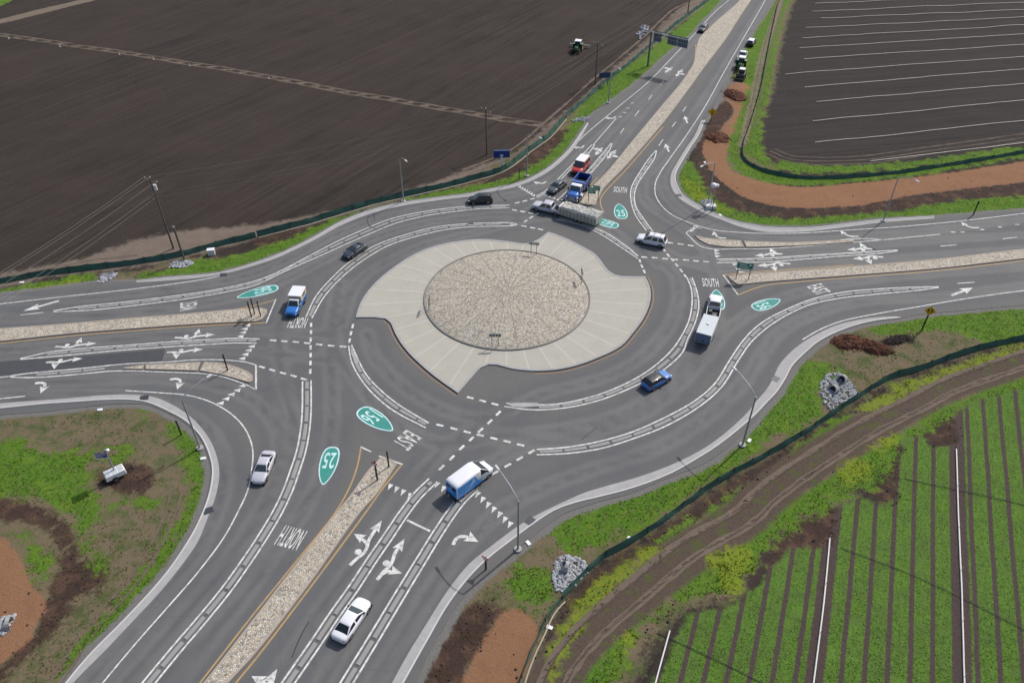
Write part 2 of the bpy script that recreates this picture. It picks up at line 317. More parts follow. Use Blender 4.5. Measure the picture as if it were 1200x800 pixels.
# vehicle tracks: (centre line, half width)
TRACKS = [([(-40, 34), (0, 24), (100, 0), (180, -20)], 2.0, 0), ([(870, 170), (882, 120), (893, 70), (915, 0)], .9, 0), ([(-60, 31), (0, 40), (140, 61), (300, 87), (425, 110), (570, 136), (637, 146)], .5, 0)]
bed = CP([(640, 820), (655, 785), (685, 745), (750, 690), (810, 645), (875, 603), (900, 577), (975, 527), (1025, 497), (1100, 455), (1200, 422), (1300, 388)])
ax = np.r_[-4000, -2400, -1400, -800, -500, -350, -260, np.arange(-210, 211, 1.25), 260, 350, 500, 800, 1400, 2400, 4000]
ay = np.r_[-1500, -700, -300, -120, -40, 0, np.arange(18, 150, 1.25), np.arange(150, 330, 1.6), 360, 420, 520, 800, 1400, 2600, 5000]
X, Y = np.meshgrid(ax, ay)
RSD = sdf(X, Y, road_poly)
att = {}
for z, polys in ZONES.items():
    d = np.full(X.shape, -50.0)
    for p in polys: d = np.maximum(d, sdf(X, Y, CP(p, 1.6, True) if z not in ('crop', 'nefield') else P(p)))
    att[z] = np.clip(d, -4, 4)
tr = np.full(X.shape, -9.0)
for ln, hw, off in TRACKS:
    d = ldist(X, Y, CP(ln)); tr = np.maximum(tr, hw*.55-np.abs(d-off) if off else hw-d)
att['track'] = np.clip(tr, -3, 3); att['bed'] = np.clip(2.5-ldist(X, Y, bed), -4, 4); att['road'] = np.clip(RSD, -6, 6)
Z = (vnoise(X, Y, 9, 1)-.5)*.25+(vnoise(X, Y, 3.1, 2)-.5)*.12+(vnoise(X, Y, 45, 3)-.5)*.3
rel = np.clip((att['darkdirt']+.5)/2, 0, 1)*.35*(vnoise(X, Y, 2.2, 4)-.3)+np.clip((att['mulch']+.5)/2, 0, 1)*.18*vnoise(X, Y, 2.6, 5)+np.clip((att['yellow']+.5)/2, 0, 1)*.15
far = np.clip((-RSD-.8)/4, 0, 1); Z = -.10+(Z-.05)*far+rel*far
def mound(u, v, rx, ry, h, a=0):
    g = G(u, v); ca, sa = math.cos(a), math.sin(a); dx, dy = X-g[0], Y-g[1]; q = ((dx*ca+dy*sa)/rx)**2+((-dx*sa+dy*ca)/ry)**2
    return h*np.clip(1-q, 0, 1)**1.2
Z += mound(862, 105, 4, 6, .4)+mound(850, 150, 5, 5, .3)+mound(838, 125, 3, 6, .3)
Z = np.where(RSD > -1.6, -.045, Z); Z = np.where(att['bed'] > 0, Z*.5-.08, Z)
Z = np.where((np.abs(X) > 230) | (Y > 340) | (Y < 17), -.25, Z)
GROUND = (ax, ay, Z)
def hz(x, y):
    i = min(max(np.searchsorted(ax, x)-1, 0), len(ax)-2); j = min(max(np.searchsorted(ay, y)-1, 0), len(ay)-2)
    fx = (x-ax[i])/(ax[i+1]-ax[i]); fy = (y-ay[j])/(ay[j+1]-ay[j])
    return float((Z[j, i]*(1-fx)+Z[j, i+1]*fx)*(1-fy)+(Z[j+1, i]*(1-fx)+Z[j+1, i+1]*fx)*fy)
ny, nx = X.shape; idx = np.arange(nx*ny).reshape(ny, nx)
F = np.stack([idx[:-1, :-1], idx[:-1, 1:], idx[1:, 1:], idx[1:, :-1]], -1).reshape(-1, 4)
me = bpy.data.meshes.new('ground'); me.vertices.add(nx*ny); me.vertices.foreach_set('co', np.stack([X, Y, Z], -1).reshape(-1).astype(np.float32))
me.loops.add(F.size); me.loops.foreach_set('vertex_index', F.reshape(-1).astype(np.int32)); me.polygons.add(len(F)); me.polygons.foreach_set('loop_start', np.arange(0, F.size, 4, dtype=np.int32)); me.polygons.foreach_set('loop_total', np.full(len(F), 4, np.int32))
me.update(); me.validate(); me.polygons.foreach_set('use_smooth', np.ones(len(F), bool))
for k, v in att.items():
    a = me.attributes.new(k, 'FLOAT', 'POINT'); a.data.foreach_set('value', v.reshape(-1).astype(np.float32))
ground = bpy.data.objects.new('ground', me); C.objects.link(ground); tag(ground, kind='structure')

RUTS = [([(-60, 31), (0, 40), (140, 61), (300, 87), (425, 110), (570, 136), (637, 146)], .6, (-.85, .85)), ([(545, 200), (600, 178), (637, 149), (675, 116), (700, 93), (725, 72), (760, 43), (778, 25), (795, 11), (830, -4)], .7, (-1.1, .95)),
 ([(642, 815), (655, 785), (685, 745), (750, 688), (806, 643), (875, 602), (900, 577), (975, 526), (1025, 496), (1075, 471), (1112, 451), (1200, 421), (1300, 387)], .5, (-1.35, -1.05, 1.15, 1.4, -.9, 1.0)), ([(160, 301), (110, 306), (50, 317), (0, 327)], .5, (-.8, .7)),
 ([(60, 805), (110, 732), (160, 674), (195, 612), (208, 570)], .3, (-.6, .6)), ([(880, 150), (888, 110), (898, 60), (918, -10)], .4, (-.8, .8)), ([(900, 178), (925, 188), (1000, 190), (1100, 177), (1290, 150)], .35, (-.7, .7, 2.2))]
def make_ruts():
    q = N('rut_dirt'); n_ = q.noise(.8, None, 5, .7); n2_ = q.noise(6, None, 4, .7); c_ = q.mix(n_, (.095, .072, .055), (.19, .15, .118)); c_ = q.mix(q.m('MULTIPLY', q.mr(n2_, .5, .8), .5), c_, (.09, .07, .055)); q.bump(n2_, .5, .1); mt = q.done(c_, .95, 0, .15)
    q2 = N('dark_rut_dirt'); n_ = q2.noise(1.5, None, 5, .7); mt2 = q2.done(q2.mix(n_, (.05, .037, .03), (.115, .088, .07)), .95, 0, .15)
    for px, wd, offs in RUTS:
        c_ = np.array(CP(px, .6)); n_ = normals(c_); t_ = np.arange(len(c_))
        for k, o_ in enumerate(offs):
            wob_ = (vnoise(t_*.6, t_*0+o_*7, 9, 31)-.5)*.22; p = c_+n_*(o_+wob_)[:, None]; wv_ = wd*(.35+.9*vnoise(t_*.6, t_*0+o_*3, 1.3, 33)); m = MB(); nn = normals(p); a = p+nn*wv_[:, None]/2; b = p-nn*wv_[:, None]/2; K = len(p)
            m.add([(*x_, hz(*x_)+.035) for x_ in a]+[(*x_, hz(*x_)+.035) for x_ in b], [(i, K+i, K+i+1, i+1) for i in range(K-1)]); o = m.build('dirt_track', mt2 if k in (1, 5) and len(offs) > 4 else mt, fix=False); tag(o, kind='structure')
ROW = math.radians(67.7)                      # direction of the crop beds
BEDW = 2.0
gq = G(1020, 700); BED0 = gq[0]*math.sin(ROW)-gq[1]*math.cos(ROW)
q = N('ground'); ps = q.pos()
nA = q.noise(.09, ps, 5); nB = q.noise(.5, ps, 6, .65); nC = q.noise(3.0, ps, 5, .7); nD = q.noise(14, ps, 3, .7)
wob = q.m('MULTIPLY_ADD', q.m('SUBTRACT', nB, .5), 5.0, q.m('MULTIPLY', q.m('SUBTRACT', nC, .5), 2.2))
def mask(name, soft=.35, amp=1.0, off=0.0):
    return q.mr(q.m('MULTIPLY_ADD', wob, amp, q.m('ADD', q.attr(name), off)), -soft, soft, smooth=True)
# tilled soil, north-west: long drill lines over a mottled brown-black soil
ln1 = q.noise(1, q.rot(-math.radians(55), (.035, .9, 1)), 5, .7); ln2 = q.noise(1, q.rot(-math.radians(55), (.02, .28, 1)), 3, .6)
ln3 = q.noise(1, q.rot(-math.radians(55), (.05, 2.6, 1)), 3, .6)
soil = q.mix(q.mr(ln1, .3, .7), (.036, .0275, .0235), (.055, .0425, .0355))
soil = q.mix(q.m('MULTIPLY', q.m('MULTIPLY', q.mr(ln2, .52, .62), q.mr(nA, .4, .6)), .5), soil, (.022, .018, .016))
soil = q.mix(q.m('MULTIPLY', q.mr(nA, .45, .7), .4), soil, (.034, .032, .027))
soil = q.mix(q.m('MULTIPLY', q.mr(q.noise(.05, ps, 3), .5, .7), .35), soil, (.062, .043, .036))
soil = q.mix(q.m('MULTIPLY', q.mr(nC, .55, .8), .35), soil, (.075, .062, .052))
# north-east field: finer, closer rows
fa = math.radians(10.5); f1 = q.noise(1, q.rot(-fa, (.03, 1.1, 1)), 4, .7)
wv = q.n('ShaderNodeTexWave', wave_type='BANDS', bands_direction='Y', wave_profile='SIN'); q.l(q.rot(-fa, (1, 1, 1)), wv.inputs[0]); wv.inputs['Scale'].default_value = .52; wv.inputs['Distortion'].default_value = .6
ne = q.mix(f1, (.028, .023, .022), (.068, .056, .050)); ne = q.mix(q.m('MULTIPLY', wv.outputs['Fac'], .4), ne, (.033, .028, .028))
ne = q.mix(q.m('MULTIPLY', q.mr(nC, .6, .75), .4), ne, (.12, .105, .09))
lnf = q.noise(1, q.rot(-math.radians(57), (.015, 1.7, 1)), 2, .5); soil = q.mix(q.m('MULTIPLY', q.m('MULTIPLY', q.mr(lnf, .56, .62), q.mr(q.noise(.03, ps, 2), .4, .6)), .6), soil, (.021, .017, .015)); soil = q.mix(q.m('MULTIPLY', q.mr(lnf, .40, .36), .22), soil, (.078, .062, .052))
ne = q.mix(q.m('MULTIPLY', q.mr(q.noise(1, q.rot(-fa, (.02, 3.2, 1)), 2), .5, .56), .5), ne, (.022, .018, .018))
col = q.mix(mask('nefield', .5, .3), soil, ne)
tan = q.mix(nB, (.125, .098, .078), (.225, .180, .145)); tan = q.mix(q.m('MULTIPLY', q.mr(nD, .5, .8), .5), tan, (.24, .20, .165))
col = q.mix(mask('tan', .8, .8), col, tan)
ol = q.mix(q.mr(nB, .45, .62), (.165, .130, .080), (.075, .10, .032)); ol = q.mix(q.m('MULTIPLY', q.mr(nC, .5, .7), .55), ol, (.18, .145, .095)); ol = q.mix(q.m('MULTIPLY', q.mr(nD, .55, .75), .4), ol, (.05, .045, .03))
col = q.mix(mask('olive', .7, 1), col, ol)
dk = q.mix(nC, (.020, .014, .012), (.082, .050, .038)); dk = q.mix(q.m('MULTIPLY', q.mr(nB, .5, .62), .6), dk, (.13, .075, .052)); dk = q.mix(q.m('MULTIPLY', q.mr(nD, .5, .8), .4), dk, (.15, .10, .08))
col = q.mix(mask('darkdirt', .5, .9), col, dk)
mu = q.mix(q.noise(7, ps, 6, .8), (.13, .063, .034), (.38, .205, .115)); mu = q.mix(q.m('MULTIPLY', q.mr(nB, .5, .75), .4), mu, (.17, .085, .052))
col = q.mix(mask('mulch', .3, .45), col, mu)
gr = q.mix(q.mr(nC, .3, .7), (.050, .120, .012), (.120, .228, .022)); gr = q.mix(q.m('MULTIPLY', q.mr(nB, .48, .68), .55), gr, (.17, .24, .03)); gr = q.mix(q.m('MULTIPLY', q.mr(q.noise(1.1, ps, 5, .7), .5, .64), .45), gr, (.13, .125, .055)); gr = q.mix(q.m('MULTIPLY', q.mr(nD, .5, .72), .55), gr, (.022, .05, .010))
col = q.mix(q.m('MULTIPLY', mask('grass', .5, 1.0), q.mr(nB, .25, .42, .55, 1)), col, gr)
ye = q.mix(q.mr(nC, .3, .75), (.10, .19, .02), (.27, .27, .025))
bd = q.mix(nC, (.060, .044, .035), (.135, .10, .078)); bd = q.mix(q.m('MULTIPLY', q.mr(nB, .52, .62), .8), bd, (.085, .10, .03))
bd = q.mix(q.m('MULTIPLY', q.mr(nD, .6, .8), .5), bd, (.05, .038, .032))
col = q.mix(mask('bed', .4, .35), col, bd)
col = q.mix(q.m('MULTIPLY', mask('yellow', .6, .8), .85), col, ye)
tk = q.mix(nC, (.17, .135, .10), (.27, .22, .17))
col = q.mix(q.m('MULTIPLY', mask('track', .25, .22), .75), col, tk)
# crop beds: furrows every two metres
sx = q.n('ShaderNodeSeparateXYZ'); q.l(ps, sx.inputs[0])
qq = q.m('ADD', q.m('MULTIPLY', sx.outputs[0], math.sin(ROW)), q.m('MULTIPLY', sx.outputs[1], -math.cos(ROW)))
qq = q.m('MULTIPLY_ADD', q.m('SUBTRACT', q.noise(.35, ps, 2), .5), .12, qq)
ph = q.m('ABSOLUTE', q.m('SUBTRACT', q.m('FRACT', q.m('DIVIDE', q.m('SUBTRACT', qq, BED0-BEDW/2), BEDW)), .5))
fur = q.mr(q.m('MULTIPLY_ADD', q.m('SUBTRACT', nC, .5), .14, ph), .095, .15, 1, 0)
for u_, v_ in ((966, 700), (1127, 680)):
    g_ = G(u_, v_); q0 = g_[0]*math.sin(ROW)-g_[1]*math.cos(ROW); fur = q.m('MAXIMUM', fur, q.mr(q.m('MULTIPLY_ADD', q.m('SUBTRACT', nC, .5), .5, q.m('ABSOLUTE', q.m('SUBTRACT', qq, q0))), .75, .9, 1, 0))
cs = q.mix(nC, (.050, .037, .034), (.105, .078, .070))
cg = q.mix(q.mr(q.noise(5, ps, 4, .75), .3, .7), (.070, .150, .022), (.135, .240, .036))
cg = q.mix(q.m('MULTIPLY', q.mr(q.noise(1, q.rot(-ROW, (.5, 9, 1)), 3), .5, .68), .42), cg, (.085, .068, .052))
cg = q.mix(q.m('MULTIPLY', q.mr(nB, .42, .68), .5), cg, (.080, .105, .040))
col = q.mix(mask('crop', .4, .5), col, q.mix(fur, cg, cs))
gv = q.mix(q.noise(9, ps, 3, .8), (.10, .098, .09), (.25, .24, .225))
sh = q.mr(q.m('MULTIPLY_ADD', wob, .28, q.attr('road')), -.95, -.55, smooth=True)
col = q.mix(sh, col, gv)
hgt = q.m('ADD', q.m('MULTIPLY', nC, .6), q.m('ADD', q.m('MULTIPLY', nD, .5), q.m('MULTIPLY', ln3, .35)))
q.bump(hgt, .75, .25); me.materials.append(q.done(col, .95, 0, .15))
make_ruts()
# ---------------------------------------------------------------- road surface
pts = []; last = None
for p in road_poly:
    if last is None or np.hypot(*(p-last)) > .25: pts.append(p); last = p
nb = len(pts); bx = np.array(pts)
GX, GY = np.meshgrid(np.arange(-150, 151, 1.1), np.arange(22, 300, 1.1)); GX = GX+(np.arange(GX.shape[0]) % 2)[:, None]*.55
sd = sdf(GX, GY, pts); sel = sd > .6
inner = np.stack([GX[sel], GY[sel]], -1)
allp = [Vector(map(float, p)) for p in pts]+[Vector(map(float, p)) for p in inner]
ov, oe, of, *_ = delaunay_2d_cdt(allp, [(i, (i+1) % nb) for i in range(nb)], [], 1, 1e-4)
CENTRE = G(595.5, 349); 
cps = P([(498, 350), (590, 410.5), (690.5, 350), (597, 294.7)])
CENTRE = np.array([(cps[0][0]+cps[2][0])/2, (cps[1][1]+cps[3][1])/2]); RAD = (np.hypot(*(cps[0]-CENTRE))+np.hypot(*(cps[1]-CENTRE)))/2
LANES = [[(-60, 372), (60, 372), (200, 362), (290, 345), (340, 325), (400, 295), (470, 268), (560, 253), (640, 250)], [(-60, 350), (60, 352), (200, 338), (300, 320), (400, 272), (480, 247), (560, 235), (610, 226), (650, 208), (690, 172), (725, 140), (800, 70), (860, 0)],
 [(-60, 415), (60, 405), (200, 392), (300, 388), (390, 392)], [(-60, 432), (60, 424), (200, 412), (300, 412), (400, 425)], [(-60, 458), (60, 448), (200, 444), (280, 460), (325, 500), (322, 560), (280, 640), (200, 740), (140, 810)],
 [(-60, 476), (120, 462), (200, 476), (250, 510), (262, 560), (240, 630), (180, 710), (100, 800)], [(345, 340), (328, 380), (330, 440), (345, 500), (335, 570), (290, 660), (230, 740), (170, 820)],
 [(398, 345), (385, 390), (388, 430), (388, 500), (375, 560), (320, 650), (260, 730), (200, 810)], [(398, 330), (390, 370), (395, 410), (420, 450), (470, 500), (520, 520), (590, 510), (660, 503), (740, 480), (790, 440), (830, 390), (842, 340), (825, 290), (790, 260), (760, 240), (752, 215), (780, 180), (830, 110), (880, 30), (905, -10)],
 [(430, 390), (440, 420), (490, 465), (560, 490), (640, 460), (700, 445), (750, 420), (790, 370), (790, 320), (760, 300), (700, 262), (640, 255), (560, 272), (490, 290), (420, 330), (400, 380)],
 [(290, 850), (360, 740), (420, 655), (480, 570), (540, 510), (600, 480)], [(350, 850), (412, 740), (470, 650), (535, 570), (610, 525), (680, 512), (760, 480), (815, 430), (860, 380), (920, 348), (1000, 330), (1200, 312), (1300, 302)],
 [(410, 850), (470, 750), (530, 655), (600, 590), (680, 555), (780, 520), (860, 460), (920, 385), (1000, 355), (1100, 348), (1200, 335), (1300, 325)],
 [(1300, 270), (1200, 275), (1050, 285), (900, 298), (820, 305), (770, 310)], [(1300, 285), (1200, 292), (1050, 303), (900, 313), (820, 312), (770, 290)], [(1300, 248), (1200, 257), (1050, 274), (900, 280), (810, 255), (775, 215), (790, 180), (860, 70), (900, 0)],
 [(845, 10), (760, 105), (700, 170), (650, 225), (600, 260)], [(860, 10), (780, 100), (730, 160), (690, 215), (660, 255)]]
RV = np.array([[v.x, v.y] for v in ov]); ld = np.full(len(RV), 9.0); near = (np.abs(RV[:, 0]) < 200) & (RV[:, 1] < 330)
for L in LANES: ld[near] = np.minimum(ld[near], ldist(RV[near, 0], RV[near, 1], CP(L, 2.0)))
me = bpy.data.meshes.new('road'); nv = len(ov)
sk_i = []
vv = [(v.x, v.y, 0) for v in ov]+[(p[0], p[1], -.25) for p in pts]
ff = []
for f in of:
    a, b, c = [RV[i] for i in f[:3]]; ff.append(tuple(f) if (b[0]-a[0])*(c[1]-a[1])-(b[1]-a[1])*(c[0]-a[0]) > 0 else tuple(f)[::-1])
me.from_pydata(vv, [], ff+[(i, (i+1) % nb, nv+(i+1) % nb, nv+i) for i in range(nb)])
a = me.attributes.new('lane', 'FLOAT', 'POINT'); a.data.foreach_set('value', np.r_[ld, np.full(nb, 9.0)].astype(np.float32))
road = bpy.data.objects.new('road', me); C.objects.link(road); tag(road, kind='structure')
q = N('asphalt'); ps = q.pos(); l_ = q.attr('lane'); n1 = q.noise(.12, ps, 4); n2 = q.noise(1.1, ps, 5, .65); n3 = q.noise(26, ps, 2, .8)
l2 = q.m('MULTIPLY_ADD', q.m('SUBTRACT', q.noise(.35, ps, 3, .5), .5), .7, l_)
b_ = q.mix(n1, (.088, .091, .096), (.126, .127, .128))
b_ = q.mix(q.m('MULTIPLY', q.mr(q.m('ABSOLUTE', q.m('SUBTRACT', l2, .85)), .75, 0, smooth=True), q.mr(n1, .3, .6, .2, .55)), b_, (.160, .154, .144))
b_ = q.mix(q.m('MULTIPLY', q.mr(l2, .55, 0, smooth=True), q.mr(n1, .65, .4, .25, .6)), b_, (.080, .079, .080))
b_ = q.mix(q.m('MULTIPLY', q.mr(l2, 1.9, 3.4, smooth=True), .5), b_, (.136, .128, .116))
b_ = q.mix(q.m('MULTIPLY', q.mr(n2, .55, .8), .35), b_, (.165, .155, .140)); b_ = q.mix(q.m('MULTIPLY', q.mr(n3, .55, .9), .22), b_, (.24, .23, .21))
ck = q.vor(.16, q.rot(0, (1, 1, 1)), 'DISTANCE_TO_EDGE', 'Distance'); b_ = q.mix(q.m('MULTIPLY', q.mr(q.m('ADD', ck, q.m('MULTIPLY', n2, .02)), .020, .012), .16), b_, (.05, .05, .05))
b_ = q.mix(q.m('MULTIPLY', q.mr(q.noise(.3, ps, 6, .7), .56, .68), .25), b_, (.085, .080, .076)); b_ = q.mix(q.m('MULTIPLY', q.mr(q.noise(.9, ps, 3, .6), .68, .72), .22), b_, (.06, .058, .058))
q.bump(n3, .25, .02); me.materials.append(q.done(b_, q.mr(l2, 0, 1.5, .72, .88), 0, .35))
# ---------------------------------------------------------------- materials for paint and concrete
def paintmat(name, col, wear=.5):
    q = N(name); n = q.noise(1.6, None, 5, .75); n2 = q.noise(18, None, 3, .8); f = q.m('MULTIPLY', q.mr(q.m('MULTIPLY_ADD', n2, .45, n), .66, .86), wear)
    return q.done(q.mix(f, tuple(c for c in col), (.20, .195, .185)), .7, 0, .3)
M_WHITE = paintmat('white_paint', (.66, .66, .635), .75); M_YEL = paintmat('yellow_paint', (.42, .27, .10), .6); M_GRN = paintmat('green_paint', (.03, .25, .21), .25); M_CYAN = paintmat('pale_paint', (.52, .74, .74), .3)
def concrete(name, a, b, sc=.6, stain=.3):
    q = N(name); n = q.noise(sc, None, 5, .65); n2 = q.noise(12, None, 4, .7)
    c = q.mix(n, a, b); c = q.mix(q.m('MULTIPLY', q.mr(n2, .5, .85), stain), c, tuple(x*.55 for x in a)); q.bump(n2, .2, .02)
    return q.done(c, .85, 0, .25)
M_KERB = concrete('kerb_concrete', (.26, .255, .25), (.44, .43, .42), .9, .4); M_BLOCK = concrete('block_concrete', (.235, .23, .225), (.32, .315, .305)); M_TANC = concrete('tan_concrete', (.33, .28, .225), (.42, .36, .30))
# cobbles set in mortar
def cobble(name, tint, sc=2.6):
    q = N(name); ps = q.pos(); v = q.vor(sc, ps); s = q.n('ShaderNodeSeparateColor'); q.l(v, s.inputs[0])
    c = q.ramp(s.outputs[0], [(0, (.16, .15, .14)), (.2, (.30, .285, .26)), (.45, (.44, .39, .31)), (.62, (.56, .47, .34)), (.8, (.47, .46, .43)), (.93, (.68, .66, .59)), (1, (.42, .30, .21))])
    e = q.vor(sc, ps, 'DISTANCE_TO_EDGE', 'Distance'); c = q.mix(q.mr(e, .02, .10, .6, 0), c, (.13, .12, .11))
    c = q.mix(q.m('MULTIPLY', q.noise(.25, ps, 4), .45), c, tint)
    q.bump(q.mr(e, 0, .35), .6, .1)
    return q, c
q, c = cobble('cobbles', (.53, .46, .35), 5.0); M_COB = q.done(c, .85, 0, .25)
q, c = cobble('island_cobbles', (.43, .385, .30), 5.0)
# ---------------------------------------------------------------- central island
sxy = q.n('ShaderNodeSeparateXYZ'); q.l(q.co(), sxy.inputs[0]); ang = q.m('ARCTAN2', sxy.outputs[1], sxy.outputs[0])
fr = q.m('ABSOLUTE', q.m('SUBTRACT', q.m('FRACT', q.m('MULTIPLY', ang, 24/(2*math.pi))), .5)); vl = q.n('ShaderNodeVectorMath', operation='LENGTH'); q.l(q.co(), vl.inputs[0])
seam = q.m('MULTIPLY', q.mr(q.m('MULTIPLY', fr, vl.outputs['Value']), .05*24/6.28*.6, .14*24/6.28*.6, 1, 0), .5)
M_DOME = q.done(q.mix(seam, c, (.12, .11, .10)), .85, 0, .25)
q = N('apron_concrete'); o_ = q.co(); s_ = q.n('ShaderNodeSeparateXYZ'); q.l(o_, s_.inputs[0]); ang = q.m('ARCTAN2', s_.outputs[1], s_.outputs[0])
fr = q.m('ABSOLUTE', q.m('SUBTRACT', q.m('FRACT', q.m('MULTIPLY', ang, 34/(2*math.pi))), .5)); vl = q.n('ShaderNodeVectorMath', operation='LENGTH'); q.l(o_, vl.inputs[0]); rr = vl.outputs['Value']
n = q.noise(.35, o_, 5, .7); n2 = q.noise(9, o_, 4, .7); c = q.mix(n, (.345, .33, .28), (.45, .43, .37))
pan = q.noise(1, q.n('ShaderNodeCombineXYZ').outputs[0]) 
cx = q.n('ShaderNodeCombineXYZ'); q.l(q.m('FLOOR', q.m('MULTIPLY_ADD', ang, 34/(2*math.pi), .5)), cx.inputs[0]); wn = q.n('ShaderNodeTexWhiteNoise'); q.l(cx.outputs[0], wn.inputs[0])
c = q.mix(q.m('MULTIPLY', wn.outputs[0], .22), c, (.33, .315, .275))
c = q.mix(q.m('MULTIPLY', q.mr(q.m('MULTIPLY', fr, rr), .8, .1), .6), c, (.56, .545, .50))
c = q.mix(q.mr(q.m('MULTIPLY', fr, rr), .14, .06, 0, .35), c, (.22, .21, .19))
c = q.mix(q.m('MULTIPLY', q.mr(n2, .5, .8), .25), c, (.25, .24, .21)); c = q.mix(q.m('MULTIPLY', q.mr(q.noise(.9, o_, 5), .58, .75), .35), c, (.30, .30, .28))
M_APRON = q.done(c, .85, 0, .25)
AP = [[(417, 372.5), (420, 362), (427, 348), (440, 332), (460, 315), (485, 299), (510, 289), (540, 283), (565, 281), (590, 283), (612, 286), (620, 286)],
 [(620, 286), (631, 281), (642.5, 272.5)], [(642.5, 272.5), (650, 274.7), (667, 281.7), (683, 290), (696.7, 298), (706.7, 310), (713, 318), (720, 322.5), (728, 324.5)], [(728, 324.5), (756, 324.7)],
 [(756, 324.7), (761, 335), (762.5, 348), (760, 360), (753, 375), (742, 390), (726.7, 406.7), (700, 420), (675, 429), (650, 434), (625, 435), (600, 432.5), (583, 428), (573, 427.3), (563, 431.7), (555, 440), (536.7, 461)],
 [(536.7, 461), (521, 450), (505, 438), (480, 415), (467, 398), (461.5, 387), (458, 379), (452, 374), (440, 372.5), (417, 372.5)]]
apo = []
for s in AP: apo += CP(s)[:-1]
ctr = empty('central_island', (CENTRE[0], CENTRE[1], 0), label='round cobbled central island with pale concrete apron inside the ring road', cat='island')
loc = [p-CENTRE for p in apo]
m = MB(); m.poly(loc, .13, .2); m.build('concrete_apron', M_APRON, ctr)
def inset(pts, d):
    p = np.array(pts); a = p-np.roll(p, 1, 0); b = np.roll(p, -1, 0)-p
    t = a/np.maximum(1e-6, np.hypot(*a.T))[:, None]+b/np.maximum(1e-6, np.hypot(*b.T))[:, None]; t /= np.maximum(1e-6, np.hypot(*t.T))[:, None]
    ar = sum(x[0]*y[1]-y[0]*x[1] for x, y in zip(p, np.roll(p, -1, 0))); s = 1 if ar > 0 else -1
    return [q_+np.array([-t_[1], t_[0]])*d*s for q_, t_ in zip(p, t)]
def ring(m, outer, wd, z, h, mat=0):
    i = inset(outer, wd); o2 = list(outer)+[outer[0]]; i2 = list(i)+[i[0]]; k = len(o2)
    vv = [(*p, z) for p in o2]+[(*p, z) for p in i2]+[(*p, z-h) for p in o2]+[(*p, z-h) for p in i2]
    ff = []
    for j in range(k-1): ff += [(j, j+1, k+j+1, k+j), (j, j+1, 2*k+j+1, 2*k+j)[::-1], (k+j, k+j+1, 3*k+j+1, 3*k+j)]
    m.add(vv, ff, mat)
m = MB(); ring(m, inset(loc, -.02), .40, .155, .2); m.build('apron_kerb', M_KERB, ctr)
n = 120; dm = MB(); rings = [(1, .20), (.96, .32), (.85, .48), (.65, .72), (.4, .92), (.2, 1.0), (.09, 1.02)]
vv = []; ff = []
for r, z in rings: vv += [(RAD*r*math.cos(2*math.pi*i/n), RAD*r*math.sin(2*math.pi*i/n), z) for i in range(n)]
for k in range(len(rings)-1): ff += [(k*n+i, k*n+(i+1) % n, (k+1)*n+(i+1) % n, (k+1)*n+i) for i in range(n)]
ff.append(tuple((len(rings)-1)*n+i for i in range(n))); dm.add(vv, ff, 0, True); dm.build('cobble_mound', M_DOME, ctr)
m = MB(); circ = [np.array([math.cos(2*math.pi*i/n), math.sin(2*math.pi*i/n)]) for i in range(n)]
ring(m, [c_*(RAD+.18) for c_ in circ], .20, .30, .3); m.build('mound_kerb', concrete('mound_kerb', (.16, .155, .145), (.26, .25, .24)), ctr)
M_BRN = paintmat('faded_brown_paint', (.30, .18, .10), .5)
for a_, b_ in ((3, 4), (5, 5)):
    for k in range(a_, b_+1):
        if k == 3: continue
        c_ = CP(AP[k][:11] if k == 4 else AP[k][:8]); c_ = np.array(c_); n_ = normals(c_); d_ = 1 if ((c_[len(c_)//2]+n_[len(c_)//2]-CENTRE)**2).sum() > ((c_[len(c_)//2]-CENTRE)**2).sum() else -1
        m = MB(); m.ribbon(c_+n_*d_*.42, .14, .006); m.build('faded_edge_line', M_BRN, road)
        m = MB(); m.ribbon(c_+n_*d_*.12, .22, .0045); m.build('gutter_stain', flat('gutter_stain', (.05, .042, .038), .9), road)
# ---------------------------------------------------------------- kerbs and gutters round the outside
def kerb(O, I):
    a, b = CP(O), CP(I); m = MB(); m.band(a, b, .012, .2)
    k = MB(); a = resample(a, len(a)); nn = normals(a); md = np.mean(np.array(b), 0)-np.mean(a, 0)
    o = m.build('gutter', M_KERB); tag(o, kind='structure')
    k.ribbon(a, .17, .07, .3); o2 = k.build('kerb', concrete('kerb_face', (.42, .42, .41), (.60, .59, .58))); tag(o2, kind='structure')
kerb(wtop[5:25], [(160, 331), (205, 328), (257, 322), (300, 310.5), (325, 302), (367, 282), (400, 264), (437, 249.5), (475, 240.5), (512, 235), (550, 230), (575, 224.7), (600, 220), (619, 213.6), (634, 206.5), (648, 197.5), (660, 187.5), (671, 176), (681, 161), (690.5, 144)])
kerb([(826, 141), (817.5, 160), (810, 171), (800, 187.5), (792.5, 201), (791, 210), (794, 219), (800, 229), (812.5, 237.5), (827.5, 246), (845, 254), (862.5, 260), (880, 263.5), (900, 266.5), (950, 267), (1000, 261.5), (1030, 258), (1095, 253.7)], [(822, 141), (813.5, 160), (805, 172), (794.5, 189), (787, 202.5), (785.6, 211), (787.5, 221), (796, 232.5), (810, 241.5), (825, 249.5), (848, 258.5), (865, 265), (880, 269), (900, 272), (942, 271.5), (1000, 265), (1030, 261), (1095, 256)])
